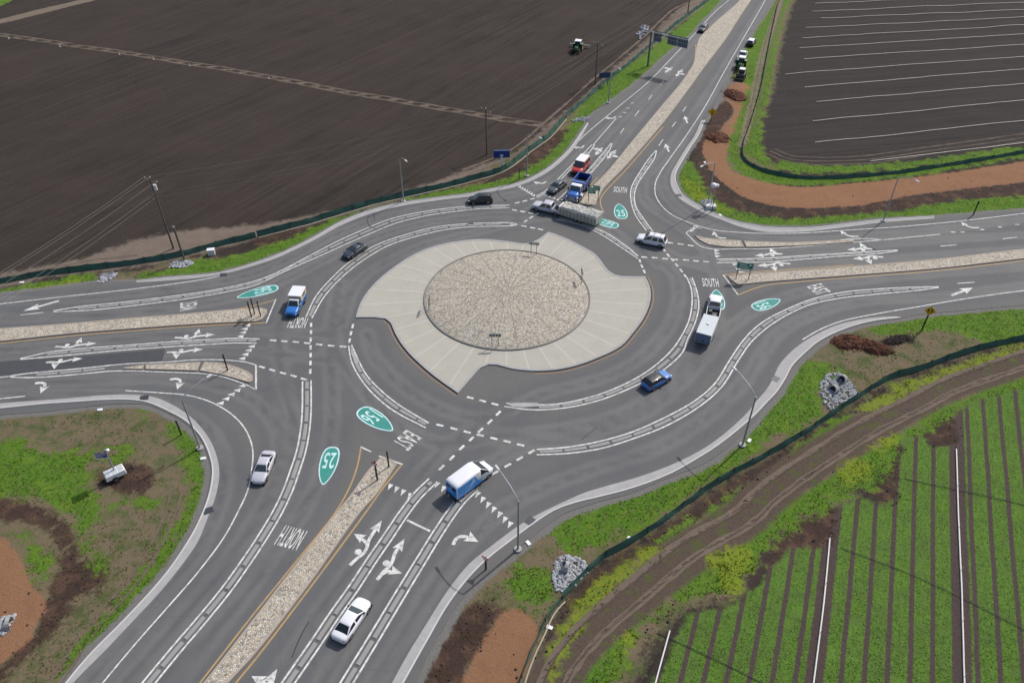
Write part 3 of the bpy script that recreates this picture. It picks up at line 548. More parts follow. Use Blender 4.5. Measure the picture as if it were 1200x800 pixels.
kerb([(1055, 372), (1025, 375.5), (1000, 381.5), (975, 391), (957, 401), (943, 413), (928, 428), (920, 443), (908, 461), (899, 470), (887, 483), (862, 505), (837, 524), (812, 539.5), (790, 552), (762, 564), (735, 573), (700, 582), (675, 588), (650, 597), (622, 615), (600, 631.5), (570, 655), (550, 675), (525, 707), (500, 750), (472, 800), (445, 850)],
     [(1050, 370.5), (1020, 372.5), (982, 380.5), (957, 391.5), (941, 401), (926, 413), (913, 428), (905, 445), (897, 458), (888, 468), (875, 484), (850, 507), (825, 525), (790, 543), (750, 558), (715, 568), (685, 577), (660, 588), (637, 599), (615, 611), (600, 621), (575, 640), (550, 660), (525, 691), (500, 730), (475, 771), (455, 808), (430, 855)])
kerb(sbot[1:17][::-1][0:0]+[(45, 845), (77.5, 800), (107, 765), (140, 732), (175, 695), (200, 665), (225, 627), (236, 605), (246, 577), (249.5, 550), (245, 530), (235, 510), (217, 492), (195, 480), (175, 471.5), (155, 468), (125, 468), (87, 470.5), (50, 473), (0, 478), (-60, 483)], [(53, 845), (85.5, 800), (120, 765), (156, 727), (186, 695), (205, 672), (231, 636), (243, 607), (253, 580), (257, 552), (252, 528), (242, 509), (225, 489.5), (205, 475.5), (180, 465), (155, 462.3), (125, 462.7), (75, 467), (40, 469.5), (0, 472.5), (-60, 478)])
# ---------------------------------------------------------------- painted markings (children of the road)
ZP = .006
def line(px, wd=.16, mat=None, name='lane_line', z=ZP):
    m = MB(); m.ribbon(CP(px), wd, z); return m.build(name, mat or M_WHITE, road)
EDGE = [[(-60, 363), (0, 356), (75, 347.5), (150, 339.3), (200, 333), (240, 327), (257, 323.5)],
 [(24, 369), (51, 366)], [(-60, 472), (0, 467), (29.5, 464)],
 [(147, 457.5), (187, 460), (220, 463), (245, 470), (270, 484), (287, 502), (296, 525), (295, 550), (290, 575), (279, 599), (262, 630), (232, 670), (200, 707), (162, 750), (120, 800), (80, 850)],
 [(675, 168), (689, 155), (725, 125), (760, 96), (790, 65), (812, 42), (837, 15), (860, -5), (900, -45), (960, -110)],
 [(768, 186), (770, 180), (776, 200)][0:0] or [(775, 200), (787, 183), (800, 165), (825, 127), (850, 82), (870, 47), (897, 0), (922, -50), (950, -110)],
 [(775, 200), (768, 215), (769.5, 232), (785, 250), (812, 262.5), (837, 269.5), (870, 272.5), (900, 273.5), (942, 273), (995, 269.5), (1050, 266), (1125, 259), (1200, 250), (1290, 238)],
 [(1290, 333), (1200, 340.5), (1125, 351), (1075, 359.5), (1025, 368), (987, 376), (962, 385.5), (940, 398)],
 [(1035, 281), (1065, 278), (1102, 274.5)], [(722, 139), (695, 170)], [(0, 442), (-40, 444.5), (-60, 446)], [(0, 442), (12, 440.5)],
 [(1122, 332), (1142, 330.7)], [(1102, 288.3), (1121, 286.8)], [(1175, 279.8), (1192, 278)], [(1250, 270), (1268, 268)], [(727, 156.5), (731, 150.5)], [(744, 136), (749, 129.5)], [(760, 117), (764, 111.5)], [(774, 99.5), (778, 95)], [(787.5, 149), (792, 143)], [(772, 171), (777, 163.5)], [(800, 131), (804, 125)],
 [(477, 609), (504, 622)], [(804, 273.3), (825, 290), (867, 291.5), (900, 291.3), (975, 286), (1035, 281)], [(804, 273.3), (812, 266.5), (825, 270)][0:0]]
for L in EDGE:
    if L: line(L, .26 if L[0] == (477, 609) else .17, name='edge_line' if len(L) > 4 else 'lane_line')
for u, v in [(1117, 272), (1128, 272), (1151, 269), (1172, 266), (1192, 263), (741, 121), (736, 127), (732, 132), (727, 137)]:
    m = MB(); g = G(u, v); m.box(g[0]-.35, g[0]+.35, g[1]-.12, g[1]+.12, .001, ZP+.002); m.build('dot_marking', M_WHITE, road)
def dashes(pts):
    p = np.array(P(pts)); t = np.gradient(p, axis=0)
    for c_, d_ in zip(p, t):
        a = math.atan2(d_[1], d_[0]); m = MB(); m.box(-.47, .47, -.16, .16, .001, ZP+.002, M=Matrix.Translation((*c_, 0)) @ Matrix.Rotation(a, 4, 'Z')); m.build('dash', M_WHITE, road)
def lerp(a, b, n): return [(a[0]+(b[0]-a[0])*i/(n-1), a[1]+(b[1]-a[1])*i/(n-1)) for i in range(n)]
dashes([(320, 398.7), (333, 399.7), (346.5, 400.5), (360, 402), (374, 403.5), (388, 405), (402, 406)])
dashes([(307, 430), (319, 433.5), (331.5, 437), (344, 440.3), (356, 444)]); dashes([(364.5, 380.5), (364.5, 389), (364.2, 397.8), (364, 407), (364, 416), (363.9, 425), (363.6, 435)])
dashes([(413.3, 382), (411.3, 390.3), (409.7, 399)]); dashes([(515.5, 498), (532, 502), (547.5, 506), (562.8, 509.7), (578.8, 513.4), (594.2, 517), (610, 521)])
dashes([(551, 465.8), (565.7, 469.6), (580, 473.4)]); dashes([(584, 484), (574, 494), (563.2, 504), (552.5, 514), (541, 524.3), (529.7, 536), (517.5, 547.5)])
dashes([(623, 529), (609, 537), (595, 545), (580.2, 553.5), (565.7, 562)]); dashes([(755, 301.3), (767, 302), (779.3, 303), (791, 304), (803.8, 304.7), (815.6, 305.8), (827.5, 306.6)])
dashes([(750, 305.8), (752.2, 311.8), (755, 318)]); dashes([(778.3, 293), (783, 299), (787.8, 304.3), (793, 310.5), (798.3, 317), (803, 323.3)]); dashes([(785.5, 284.5), (797.5, 286), (809.5, 287.8)])
dashes([(606.3, 237.6), (615, 235.5), (624, 233)]); dashes([(603, 246.2), (612.5, 248), (622, 249.7)]); dashes([(600.5, 263.3), (614, 265), (624, 267), (633.3, 268.8)]); dashes([(616, 259), (622.5, 254.7), (629, 251)])
def tri(u, v, du, dv, wd=.62, ln=.95):
    g = G(u, v); h = G(u+du, v+dv)-g; a = math.atan2(h[1], h[0]); m = MB()
    R = Matrix.Translation((*g, ZP)) @ Matrix.Rotation(a, 4, 'Z')
    m.add([R @ Vector(p_) for p_ in ((ln/2, 0, 0), (-ln/2, wd/2, 0), (-ln/2, -wd/2, 0))], [(0, 1, 2)]); m.build('yield_triangle', M_WHITE, road)
for u, v in [(456.5, 570.5), (464, 573.7), (471.5, 577.2), (479.7, 581.3), (511.5, 568), (519, 573), (526.5, 579), (534, 585), (559, 579.5), (565, 585.8), (571.5, 592), (578, 597.5), (584.8, 603.3), (591, 609.3), (597, 615)]: tri(u, v, -6, 10)
for u, v in [(289.5, 381), (286.5, 385.3), (284.3, 389.6), (281.3, 394), (294.5, 405.8), (290.8, 410.4), (287, 415.2), (283.3, 420), (283.7, 452), (277.2, 457.2), (270.7, 462), (264.2, 467.2), (257.7, 472.3)]: tri(u, v, -10, .6, .75)
for u, v in [(816, 265.5), (813.5, 268), (811, 270.3), (840.5, 293.5), (841, 296.8), (841.5, 300), (862, 309.5), (866, 314.5), (870, 319)]: tri(u, v, 10, -.8, .7)
for u, v in lerp((609.5, 218.5), (626, 228.5), 7)+[(640.5, 228), (645, 230), (650, 232), (654, 233.7)]: tri(u, v, 7, -7, .6, .8)
# turn arrows, drawn in lane axes (f forward, l to the left)
def arrow(bu, bv, tu, tv, kind, scale=1.0, lat=1.0):
    g = G(bu, bv); d = G(tu, tv)-g; L = np.hypot(*d); a = math.atan2(d[1], d[0]); m = MB()
    def T(f, l): return np.array([g[0]+math.cos(a)*f*L-math.sin(a)*l*lat, g[1]+math.sin(a)*f*L+math.cos(a)*l*lat])
    zz = [ZP]
    def stroke(pts, wd=.42): zz[0] += .0015; m.ribbon(crv([T(*p) for p in pts], .3), wd*lat, zz[0])
    def head(f, l, df, dl, w_=.68, h_=1.75):
        zz[0] += .0015; p = T(f, l); dv = (T(f+df, l+dl)-p); dv /= np.hypot(*dv); n_ = np.array([-dv[1], dv[0]])
        m.add([(*(p+dv*h_*lat*.0), zz[0]), (*(p-dv*h_*lat+n_*w_*lat), zz[0]), (*(p-dv*h_*lat*.82), zz[0]), (*(p-dv*h_*lat-n_*w_*lat), zz[0])], [(0, 1, 2), (0, 2, 3)])
    def dot(f, l, r=.42): zz[0] += .0015; c_ = T(f, l); m.add([(c_[0]+r*lat*math.cos(i*.5236), c_[1]+r*lat*math.sin(i*.5236), zz[0]) for i in range(12)], [tuple(range(12))])
    if kind == 'fishL': stroke([(0, 0), (.15, -.2), (.3, -.5), (.42, -.42), (.55, -.12), (.8, 0)], .38); head(1, 0, 1, 0, .6, 1.55); dot(.28, .13, .38); stroke([(.46, -.3), (.5, .1), (.53, .7)], .36); head(.56, 1.85, .02, 1.2, .6, 1.35)
    elif kind == 'fishR': stroke([(0, 0), (.2, -.1), (.36, -.32), (.5, -.22), (.65, 0), (.8, 0)], .38); head(1, 0, 1, 0, .6, 1.55); dot(.38, .2, .38); stroke([(.12, -.05), (.2, -.3), (.27, -.8)], .36); head(.31, -1.95, .03, -1.3, .6, 1.35)
    elif kind == 'R': stroke([(0, 0), (.3, .38), (.62, .35), (.88, -.25)], .4); head(1.12, -1.45, .18, -1, .72, 1.5)
    elif kind == 'Rs': stroke([(0, 0), (.5, .05), (.8, -.2), (.92, -.8)], .4); head(.85, -2.1, -.05, -1, .62, 1.35)
    elif kind == 'M': stroke([(0, 0), (.7, 0)]); head(1, 0, 1, 0, .75, 2.2)
    m.build('lane_arrow', M_WHITE, road, fix=False)
arrow(410, 662, 447.5, 609.5, 'fishL'); arrow(442, 679, 474, 631, 'fishR'); arrow(531, 638, 549, 626, 'R', lat=1); arrow(300, 822, 325, 783, 'fishL')
arrow(65, 406, 113, 402, 'fishL', lat=.85); arrow(205, 395.5, 252, 391.8, 'fishL', lat=.85); arrow(54, 424.5, 97, 420, 'fishR', lat=.85); arrow(196, 412.7, 238, 409.2, 'fishR', lat=.85)
arrow(41, 449, 56, 448, 'Rs'); arrow(199, 444.5, 214, 443.5, 'Rs'); arrow(69, 352.5, 27, 364.3, 'M')
arrow(1006, 276.8, 987.5, 274.5, 'R', lat=.8); arrow(1147, 266.5, 1129.5, 264.2, 'R', lat=.8); arrow(851, 279, 836, 275.5, 'R', lat=.8); arrow(1022, 291.7, 992.5, 292.7, 'fishR', lat=1.0); arrow(1035, 301.3, 999.5, 303.3, 'fishL', lat=1.0)
arrow(917, 297.5, 884, 299.7, 'fishR', lat=1.0); arrow(926, 309, 887.5, 311.4, 'fishL', lat=1.0); arrow(1115, 346, 1140, 337, 'M')
arrow(640, 212.5, 630, 215.5, 'R', lat=.8); arrow(684, 170.5, 676.5, 174, 'R', lat=.8); arrow(721, 136.5, 714, 139.5, 'R', lat=.8); arrow(706, 173.5, 697.5, 182, 'fishR', lat=.95); arrow(722, 176.5, 711, 186.5, 'fishL', lat=.95)
arrow(788, 79.5, 779, 85.5, 'fishR', lat=.95); arrow(800, 82, 792, 90, 'fishL', lat=.95); arrow(805.5, 144.5, 802.3, 136, 'M', lat=.8); arrow(784, 178, 779.5, 168.5, 'M', lat=.85)
# route shields and words, stretched along the lane for drivers to read
def textmesh(txt):
    cu = bpy.data.curves.new('t', 'FONT'); cu.body = txt; cu.size = 1; cu.align_x = 'CENTER'; cu.align_y = 'CENTER'; cu.offset = .012; cu.space_character = 1.08; cu.resolution_u = 4
    o = bpy.data.objects.new('t', cu); C.objects.link(o); dg = bpy.context.evaluated_depsgraph_get(); me = bpy.data.meshes.new_from_object(o.evaluated_get(dg))
    v = [tuple(x.co) for x in me.vertices]; f = [tuple(p.vertices) for p in me.polygons]; bpy.data.objects.remove(o); bpy.data.curves.remove(cu); bpy.data.meshes.remove(me)
    xs = [a_[0] for a_ in v]; ys = [a_[1] for a_ in v]; cx, cy = (min(xs)+max(xs))/2, (min(ys)+max(ys))/2; w_, h_ = max(xs)-min(xs), max(ys)-min(ys)
    return [((a_[0]-cx)/w_, (a_[1]-cy)/h_) for a_ in v], f
def word(txt, u, v, du, dv, wd, ht, name='road_word', mat=None, z=ZP, shift=0):
    g = G(u, v); d = G(u+du, v+dv)-g; d /= np.hypot(*d); r_ = np.array([d[1], -d[0]]); vv, ff = textmesh(txt); m = MB()
    g = g+d*shift
    m.add([(*(g+r_*x*wd+d*y*ht), z) for x, y in vv], ff); m.build(name, mat or M_WHITE, road, fix=False)
def shield(txt, u, v, du, dv, L=5.2, W=2.3):
    g = G(u, v); d = G(u+du, v+dv)-g; d /= np.hypot(*d); r_ = np.array([d[1], -d[0]])
    half = [(-.5, .0), (-.495, .14), (-.47, .27), (-.42, .37), (-.33, .45), (-.18, .49), (-.02, .48), (.14, .42), (.28, .33), (.40, .20), (.47, .10), (.5, 0)]
    def outl(s): 
        q_ = [(a_*L*s[0], b__*W*s[1]) for a_, b__ in half]; q_ = q_+[(a_, -b__) for a_, b__ in q_[::-1][1:-1]]
        return [g+d*a_+r_*b__ for a_, b__ in q_]
    m = MB(); m.poly(outl((1, 1)), ZP); sh_ = m.build('route_shield', M_CYAN, road); m = MB(); m.poly(outl((.93, .86)), ZP+.003); m.build('shield_field', M_GRN, road)
    word(txt, u, v, du, dv, W*(.60 if len(txt) == 2 else .70), L*.42, 'shield_number', M_CYAN, ZP+.006, -L*.13)
shield('25', 384.5, 545, -10, 38, 6.0, 2.3); shield('156', 440.5, 491.5, 20, 13, 6.1, 2.6); shield('156', 302, 342.3, -32, 8, 6.3, 2.3); shield('156', 708, 260.8, -17, -5, 5.3, 2.3); shield('25', 727, 247.5, -3, -14, 5.2, 2.4)
shield('156', 898.5, 356, 30, -10, 5.2, 2.3); shield('25', 840.5, 351, -2, -20, 5.2, 2.3)
word('NORTH', 341, 629.5, -38, 62, 2.7, 2.7); word('EAST', 477, 515.5, 22, 12, 2.6, 2.6); word('WEST', 221, 358.3, -30, 5, 2.1, 2.5); word('NORTH', 349, 378, -10, 26, 2.6, 2.5); word('SOUTH', 832.5, 331, -3, -17, 2.5, 2.2); word('SOUTH', 727, 222.5, 1.5, -14, 2.4, 2.1); word('EAST', 959.5, 338.8, 30, -8, 2.4, 2.7)
# ---------------------------------------------------------------- raised lane dividers between double lines
def off(pxc, d): 
    p = np.array(CP(pxc)); return p+normals(p)*d
def divider(L, R, label, wedge=None, world=False, skip0=0.0):
    """L, R: the two painted lines; blocks run between them"""
    A = CP(L) if not world else L; B = CP(R) if not world else R
    m = MB(); m.ribbon(A, .20, ZP); m.build('lane_line', M_WHITE, road); m = MB(); m.ribbon(B, .20, ZP); m.build('lane_line', M_WHITE, road)
    n = int(max(length(A), length(B))/.12); A = resample(A, n); B = resample(B, n); M_ = (A+B)/2; gap = np.hypot(*(A-B).T); nn = normals(M_); s = np.r_[0, np.cumsum(np.hypot(*(M_[1:]-M_[:-1]).T))]
    th = empty('lane_divider', (M_[n//2][0], M_[n//2][1], 0), label=label, cat='lane divider', group='raised concrete lane dividers'); o_ = M_[n//2]
    t = skip0+.3
    while t < s[-1]-.6:
        t1 = min(t+2.85, s[-1]-.2); sel_ = (s >= t) & (s <= t1)
        g_ = gap[sel_]
        if sel_.sum() > 2 and g_.min() > .55:
            wd = np.minimum(.46, g_-.40); m = MB(); c_ = M_[sel_]-o_; k = len(c_); q_ = nn[sel_]
            prof = [(-.5, -.02), (-.5, .03), (-.36, .06), (.36, .06), (.5, .03), (.5, -.02)]
            vv = [(*(c_[i]+q_[i]*wd[i]*a_), z_) for i in range(k) for a_, z_ in prof]; ff = []
            for i in range(k-1): ff += [(i*6+j, i*6+j+1, i*6+7+j, i*6+6+j) for j in range(5)]
            ff += [tuple(range(6)), tuple(range((k-1)*6, k*6))[::-1]]; m.add(vv, ff); m.build('concrete_block', M_BLOCK, th)
        t = t1+.20
    if wedge:
        m = MB(); m.poly([p-o_ for p in P(wedge)], .07, .1); m.build('end_wedge', M_KERB, th)
def dbl(c_, h=.56): p = np.array(CP(c_)); n = normals(p); return p+n*h, p-n*h
A, B = dbl([(300, 855), (337.5, 800), (370, 753), (392, 720), (415, 687.5), (435, 657), (455, 628), (472.5, 602), (490, 579.5), (507, 563)]); divider(A, B, 'raised divider just left of the white sedan on the bottom approach', world=True)
A, B = dbl([(372, 852), (406, 800), (420, 777), (436, 751), (457, 716), (477, 683), (496, 652), (512, 626), (528, 602), (542, 584), (556, 571)]); divider(A, B, 'raised divider just right of the white sedan on the bottom approach', world=True)
A, B = dbl([(130, 855), (174, 800), (207, 760), (237, 725), (264, 692), (287, 660), (307, 630), (325, 600), (337, 575), (346, 550), (352.5, 530), (357.3, 505), (359.3, 482), (359.5, 446)]); divider(A, B, 'long curved divider beside the silver sedan on the lower left exit road', world=True)
divider([(408.5, 405), (412.5, 425), (425, 447), (440, 464), (462, 481.5), (499, 501)], [(412, 404), (421, 424), (430, 440), (445, 456), (465, 472.5), (502.5, 495.5)], 'curved divider in the ring above the route 156 shield, lower left of the apron', [(410.7, 405), (414.5, 413), (422.5, 424.5), (416.3, 427), (411.8, 415)])
divider([(591, 476), (625, 480), (662, 477.7), (700, 469.5), (737, 455.3), (775, 435), (800, 412.5), (805, 399), (815, 377), (819, 357), (816.3, 340), (811, 325)], [(593, 472.5), (625, 474), (655, 473), (700, 462.7), (737, 447.5), (762, 432.5), (785, 412.5), (796, 398), (807.5, 375), (811, 355), (810, 338), (805, 325)], 'long curved divider right of the apron, passing behind the small blue car', [(592, 473), (606, 472), (630, 472.3), (631, 476.2), (612, 477.5), (600, 476.3)], skip0=4)
divider([(629, 526.3), (662, 524), (700, 517.5), (740, 506.2), (775, 491), (812, 471), (837, 450), (855, 422), (870, 400), (884, 385), (899, 374), (925, 361), (950, 351), (987, 342.5), (1025, 338.8), (1075, 336.3), (1100, 336)], [(629, 532.5), (665, 531), (705, 525), (745, 512.7), (780, 499), (817.5, 477.5), (845, 454), (865, 422.5), (880, 401), (895, 387), (911, 375.5), (928, 366), (952, 356), (987, 349), (1025, 344.8), (1075, 340.3), (1100, 336.8)], 'outer long curved divider at the lower right, running out along the right hand exit road')
divider([(358, 372.5), (370, 347.5), (387, 327.5), (412, 305), (440, 287.5), (475, 275), (512, 265.8), (550, 262), (600, 261.2), (606, 262.5)], [(365.5, 372.5), (380, 347.5), (400, 325.5), (425, 305.3), (455, 287.8), (485, 277.7), (520, 269.5), (550, 266), (600, 264.5), (606, 263.5)], 'curved divider in the ring along the upper left of the apron')
divider([(62.5, 364), (95, 359), (140, 354.5), (200, 347.3), (250, 340), (300, 328.8), (325, 319), (362, 300), (400, 280.5), (425, 269.5), (455, 257.5), (487, 249.8), (525, 244), (562, 241), (597, 240.5)], [(62.5, 365.3), (110, 363), (175, 355.7), (225, 349), (275, 340), (300, 333.8), (332, 318.8), (375, 299.8), (410, 284), (440, 271), (465, 261.2), (500, 252.7), (537, 247.3), (562, 244.8), (597, 243.6)], 'outer divider at the upper left, beyond the dark coupe and next to the grass verge')
divider([(655, 254), (672, 258.5), (692, 265), (710, 272.5), (725, 282), (740, 293), (748, 300.5)], [(652, 257), (670, 261), (687, 266), (705, 275), (725, 287.8), (740, 298), (747.5, 303)], 'short curved divider behind the loaded trailer, right of the north tip of the apron')
divider([(757.5, 270), (745, 252.5), (739.5, 235), (740, 220), (751, 200), (760, 186.5), (768.5, 176.5)], [(765, 271), (755, 257.5), (745.3, 242), (743.5, 228), (747.5, 215), (757.5, 200), (767, 185.5), (769.5, 176.5)], 'divider beside the SOUTH lettering, from the white station wagon up the far exit road')
divider([(694, 169.5), (680, 183.5), (662, 201.5), (648, 216), (637, 225.3), (628, 230.2)], [(697, 169.5), (687.5, 182.5), (672, 195.5), (656, 211.5), (650, 217.5), (638, 227), (629, 232)], 'divider left of the red van on the far approach')
divider([(716.5, 167.8), (707, 179), (689.5, 199.5), (676, 213), (655, 233)], [(717.5, 168.5), (712.5, 179), (695, 200), (681, 214.5), (657.5, 235)], 'divider between the red van lane and the stone median on the far approach')
divider([(24, 420), (57.5, 412.5), (100, 408), (150, 404.3), (200, 400.3), (250, 397.5), (275, 396.3), (304, 397)], [(24, 421), (57.5, 418), (100, 414), (150, 409.5), (200, 406), (250, 403), (275, 401.7), (300.6, 402.2)], 'divider between the two left hand approach lanes that carry curved arrows')
divider([(12, 440.3), (31, 437.5), (75, 433.5), (110, 430), (128, 428)], [(12, 441.5), (25, 442.3), (50, 441.7), (87.5, 438.7), (128, 434.8)], 'tapering divider at the lower left, ending at the small cobbled island')
divider([(840, 303.8), (900, 302.3), (950, 299), (1025, 294.5), (1052, 293)], [(840, 307.8), (900, 306.8), (975, 301), (1025, 297.5), (1052, 294)], 'divider between the two right hand approach lanes that carry curved arrows')
# lines round the small islands
line([(128, 428), (150, 426), (200, 423.7), (219, 422), (244, 421.2), (269, 422), (287.5, 424), (300, 427.5)]); line([(128, 434.8), (150, 434.3), (200, 436), (237.5, 437.5), (260, 441), (287.5, 450.3), (300, 456.5)]); line([(300, 427.5), (300, 456.5)], .25)
# ---------------------------------------------------------------- cobbled medians and splitter islands
def median(beds, label, lines=(), cut=True):
    allp = [p for b_ in beds for s_ in b_ for p in s_]; g0 = np.mean(P(allp), 0); th = empty('traffic_island', (*g0, 0), label=label, cat='traffic island', group='cobbled traffic islands')
    for b_ in beds:
        o_ = []
        for s_ in b_: o_ += (CP(s_) if len(s_) > 2 else P(s_))[:-1] if len(s_) > 1 else P(s_)
        o_ = [p-g0 for p in o_]
        m = MB(); ring(m, o_, .2, .15, .2); m.build('island_kerb', M_TANC, th)
        m = MB(); m.poly(inset(o_, .18), .13, .1); m.build('cobble_bed', M_COB, th)
    for l_, mt in lines: line(l_, .2, mt)
median([[[(447, 536), (458, 538.5), (465, 544)], [(465, 544), (455, 560), (440, 581), (422, 601), (362, 685), (300, 765), (268, 800), (225, 850)], [(225, 850), (195, 850)], [(195, 850), (239, 800), (300, 722), (395, 600), (412, 579), (432, 551), (447, 536)]]],
 'long cobbled median between the exit and entry roads at the bottom', [([(423, 524), (419, 545), (410, 570), (393, 600), (345, 660), (298, 718), (234, 800), (190, 855)], M_YEL), ([(471, 544), (450, 570), (430, 598), (365, 686), (300, 771), (276, 800), (235, 852)], M_YEL), ([(422.5, 523.3), (435, 529)], M_WHITE), ([(444, 534), (472, 544)], M_WHITE)])
median([[[(-60, 391), (0, 385.5), (75, 380), (150, 373.5), (220, 368), (282, 362.5), (306, 361.5)], [(306, 361.5), (313, 363), (313, 367), (307, 374.5), (301, 377)], [(301, 377), (270, 378.3), (220, 381), (150, 386), (87, 391), (0, 400.5), (-60, 407)]]],
 'long cobbled median on the left hand road, carrying three dark sign posts', [([(-60, 409.5), (0, 402.3), (100, 392), (150, 388), (220, 382.8), (295, 378.8), (312, 378.3)], M_YEL), ([(251, 365), (270, 363.5), (300, 357.5), (322, 351.5)], M_YEL), ([(323.3, 350.5), (312, 378.3)], M_WHITE)])
median([[[(1290, 286), (1200, 292.5), (1100, 304), (1000, 312.5), (930, 317.7), (880, 321), (853, 324)], [(853, 324), (857, 329), (864, 333.5), (870, 333.7)], [(870, 333.7), (892, 331.3), (1000, 323), (1100, 315), (1200, 303.5), (1290, 294)]]],
 'long cobbled median on the right hand road behind the green guide sign', [([(849, 322), (880, 319), (1000, 310.5)], M_YEL), ([(865, 345.6), (880, 339.5), (899, 334), (930, 330.7), (1025, 323), (1100, 317), (1200, 305.5)], M_YEL), ([(847.5, 322), (865, 345.6)], M_WHITE)])
median([[[(680, 238.5), (690, 241), (697, 241), (700, 236)], [(700, 236), (707, 222), (732, 196), (775, 147), (807, 105), (825, 80), (850, 47), (866, 22), (882, -2), (930, -75)], [(930, -75), (905, -75)], [(905, -75), (869, -2), (840, 25), (820, 45), (815.5, 58), (812, 76), (800, 95), (775, 125), (740, 167), (712, 201), (687, 227), (680, 238.5)]]],
 'long cobbled median climbing the far road behind the pair of green signs', [([(675, 239), (687, 223), (700, 208)], M_YEL), ([(708, 248.8), (704, 241), (704, 233), (709, 225), (734, 198.5), (777, 149)], M_YEL), ([(676, 239.5), (692, 244), (708, 248.8)], M_WHITE), ([(815.5, 52), (812.8, 75), (806, 86)], M_YEL)])
median([[[(171, 427.7), (235, 424.8)], [(235, 424.8), (231, 434.7)], [(231, 434.7), (171, 433)], [(171, 433), (171, 427.7)]], [[(145, 431.5), (169, 428)], [(169, 428), (167, 433)], [(167, 433), (145, 432.6)], [(145, 432.6), (145, 431.5)]],
 [[(240, 424.7), (255, 425.5), (267, 427.5), (280, 431.5), (291, 436)], [(291, 436), (296, 440), (296, 446.5), (293, 448.5)], [(293, 448.5), (285, 446.5), (262, 440), (234.5, 434.8)], [(234.5, 434.8), (240, 424.7)]]],
 'small cobbled splitter island split by gaps at the lower left, with one dark post')
median([[[(814, 276.3), (825, 279), (850, 281.5), (868, 282.5)], [(868, 282.5), (871.5, 290)], [(871.5, 290), (850, 289.7), (830, 287)], [(830, 287), (820, 282), (814, 276.3)]], [[(871.5, 283), (900, 284), (925, 284.6), (965, 283), (1000, 281)], [(1000, 281), (1000, 284)], [(1000, 284), (950, 287.5), (900, 289.6), (874.5, 290)], [(874.5, 290), (871.5, 283)]]],
 'narrow cobbled splitter island beside the right hand turn lane')
line([(804, 273), (815, 266), (822, 268)], .17); line([(985, 281), (1010, 279.5), (1035, 281)], .2)
# darker resurfaced lane on the left approach, tar seams
q = N('new_asphalt'); n = q.noise(.8, None, 5); n2 = q.noise(24, None, 2); M_NEWA = q.done(q.mix(n, (.048, .05, .056), (.075, .077, .082)), .8, 0, .35)
m = MB(); m.band(CP([(-60, 432), (0, 423.5), (60, 419.5), (100, 416.5), (194, 408.5)]), CP([(-60, 440), (0, 440.5), (60, 434), (110, 429.5), (190, 423)]), .003); o = m.build('resurfaced_patch', M_NEWA, road)
M_TAR = flat('tar', (.03, .03, .032), .5)
for L in [[(875, 246), (850, 255), (822, 268), (812, 282)], [(437, 247), (438, 252), (439, 258)], [(342, 770), (350, 750), (362, 727)], [(500, 670), (506, 676), (520, 695)][0:0], [(700, 500), (690, 508), (680, 516)]]:
    if L: m = MB(); m.ribbon(CP(L), .10, .0045); m.build('tar_seam', M_TAR, road)
M_GRATE = flat('grate', (.07, .075, .085), .5, .5)
for u, v in [(244, 598), (169, 466), (621, 610), (262, 322), (909, 444), (552, 262.8), (795, 229)]:
    g = G(u, v); o = MB(); a_ = 0; o.box(-.55, .55, -.45, .45, 0, .022); o = o.build('drain_grate', M_GRATE, road); o.location = (*g, 0); o.rotation_euler.z = random.uniform(0, 1.5)
#==VEHICLES==
# ---------------------------------------------------------------- vehicle materials
def glass(name, c=(.012, .016, .020), r=.06):
    q = N(name); return q.done(q.mix(q.noise(2, q.co(), 2), tuple(x*.8 for x in c), c), r, 0, .8)
M_GLS = glass('dark_glass'); M_GLS2 = glass('windscreen_glass', (.035, .05, .058), .08)
M_TYRE = flat('tyre_rubber', (.018, .018, .019), .85); M_RIM = flat('wheel_alloy', (.32, .33, .34), .35, .8); M_TRIM = flat('black_trim', (.018, .019, .021), .5); M_CHAS = flat('chassis_black', (.012, .012, .013), .8)
M_HEAD = flat('headlight_lens', (.62, .65, .68), .12, 0, .05, 6, .8); M_TAIL = flat('tail_light_lens', (.30, .012, .010), .2, 0, .1, 6, .7); M_PLATE = flat('number_plate', (.62, .62, .60), .4); M_SIL = flat('bright_metal', (.45, .46, .47), .35, .7)
P_WHITE = carpaint('white_car_paint', (.74, .75, .78)); P_SILV = carpaint('silver_car_paint', (.50, .50, .55)); P_BLUE = carpaint('blue_car_paint', (.045, .17, .52)); P_DARK = carpaint('dark_blue_grey_paint', (.035, .042, .055)); P_BLACK = carpaint('black_car_paint', (.014, .014, .016))
P_JEEP = carpaint('bright_blue_paint', (.02, .16, .50)); P_TRUCK = carpaint('truck_blue_paint', (.02, .12, .45)); P_RED = carpaint('red_car_paint', (.55, .03, .022)); P_GREY = carpaint('grey_car_paint', (.060, .070, .080)); P_VANB = carpaint('van_blue_paint', (.03, .30, .78)); P_CREAM = carpaint('cream_paint', (.58, .50, .38)); P_GREEN = carpaint('tractor_green_paint', (.02, .13, .03))
M_WPL = flat('white_panel', (.72, .73, .74), .45, 0, .05)

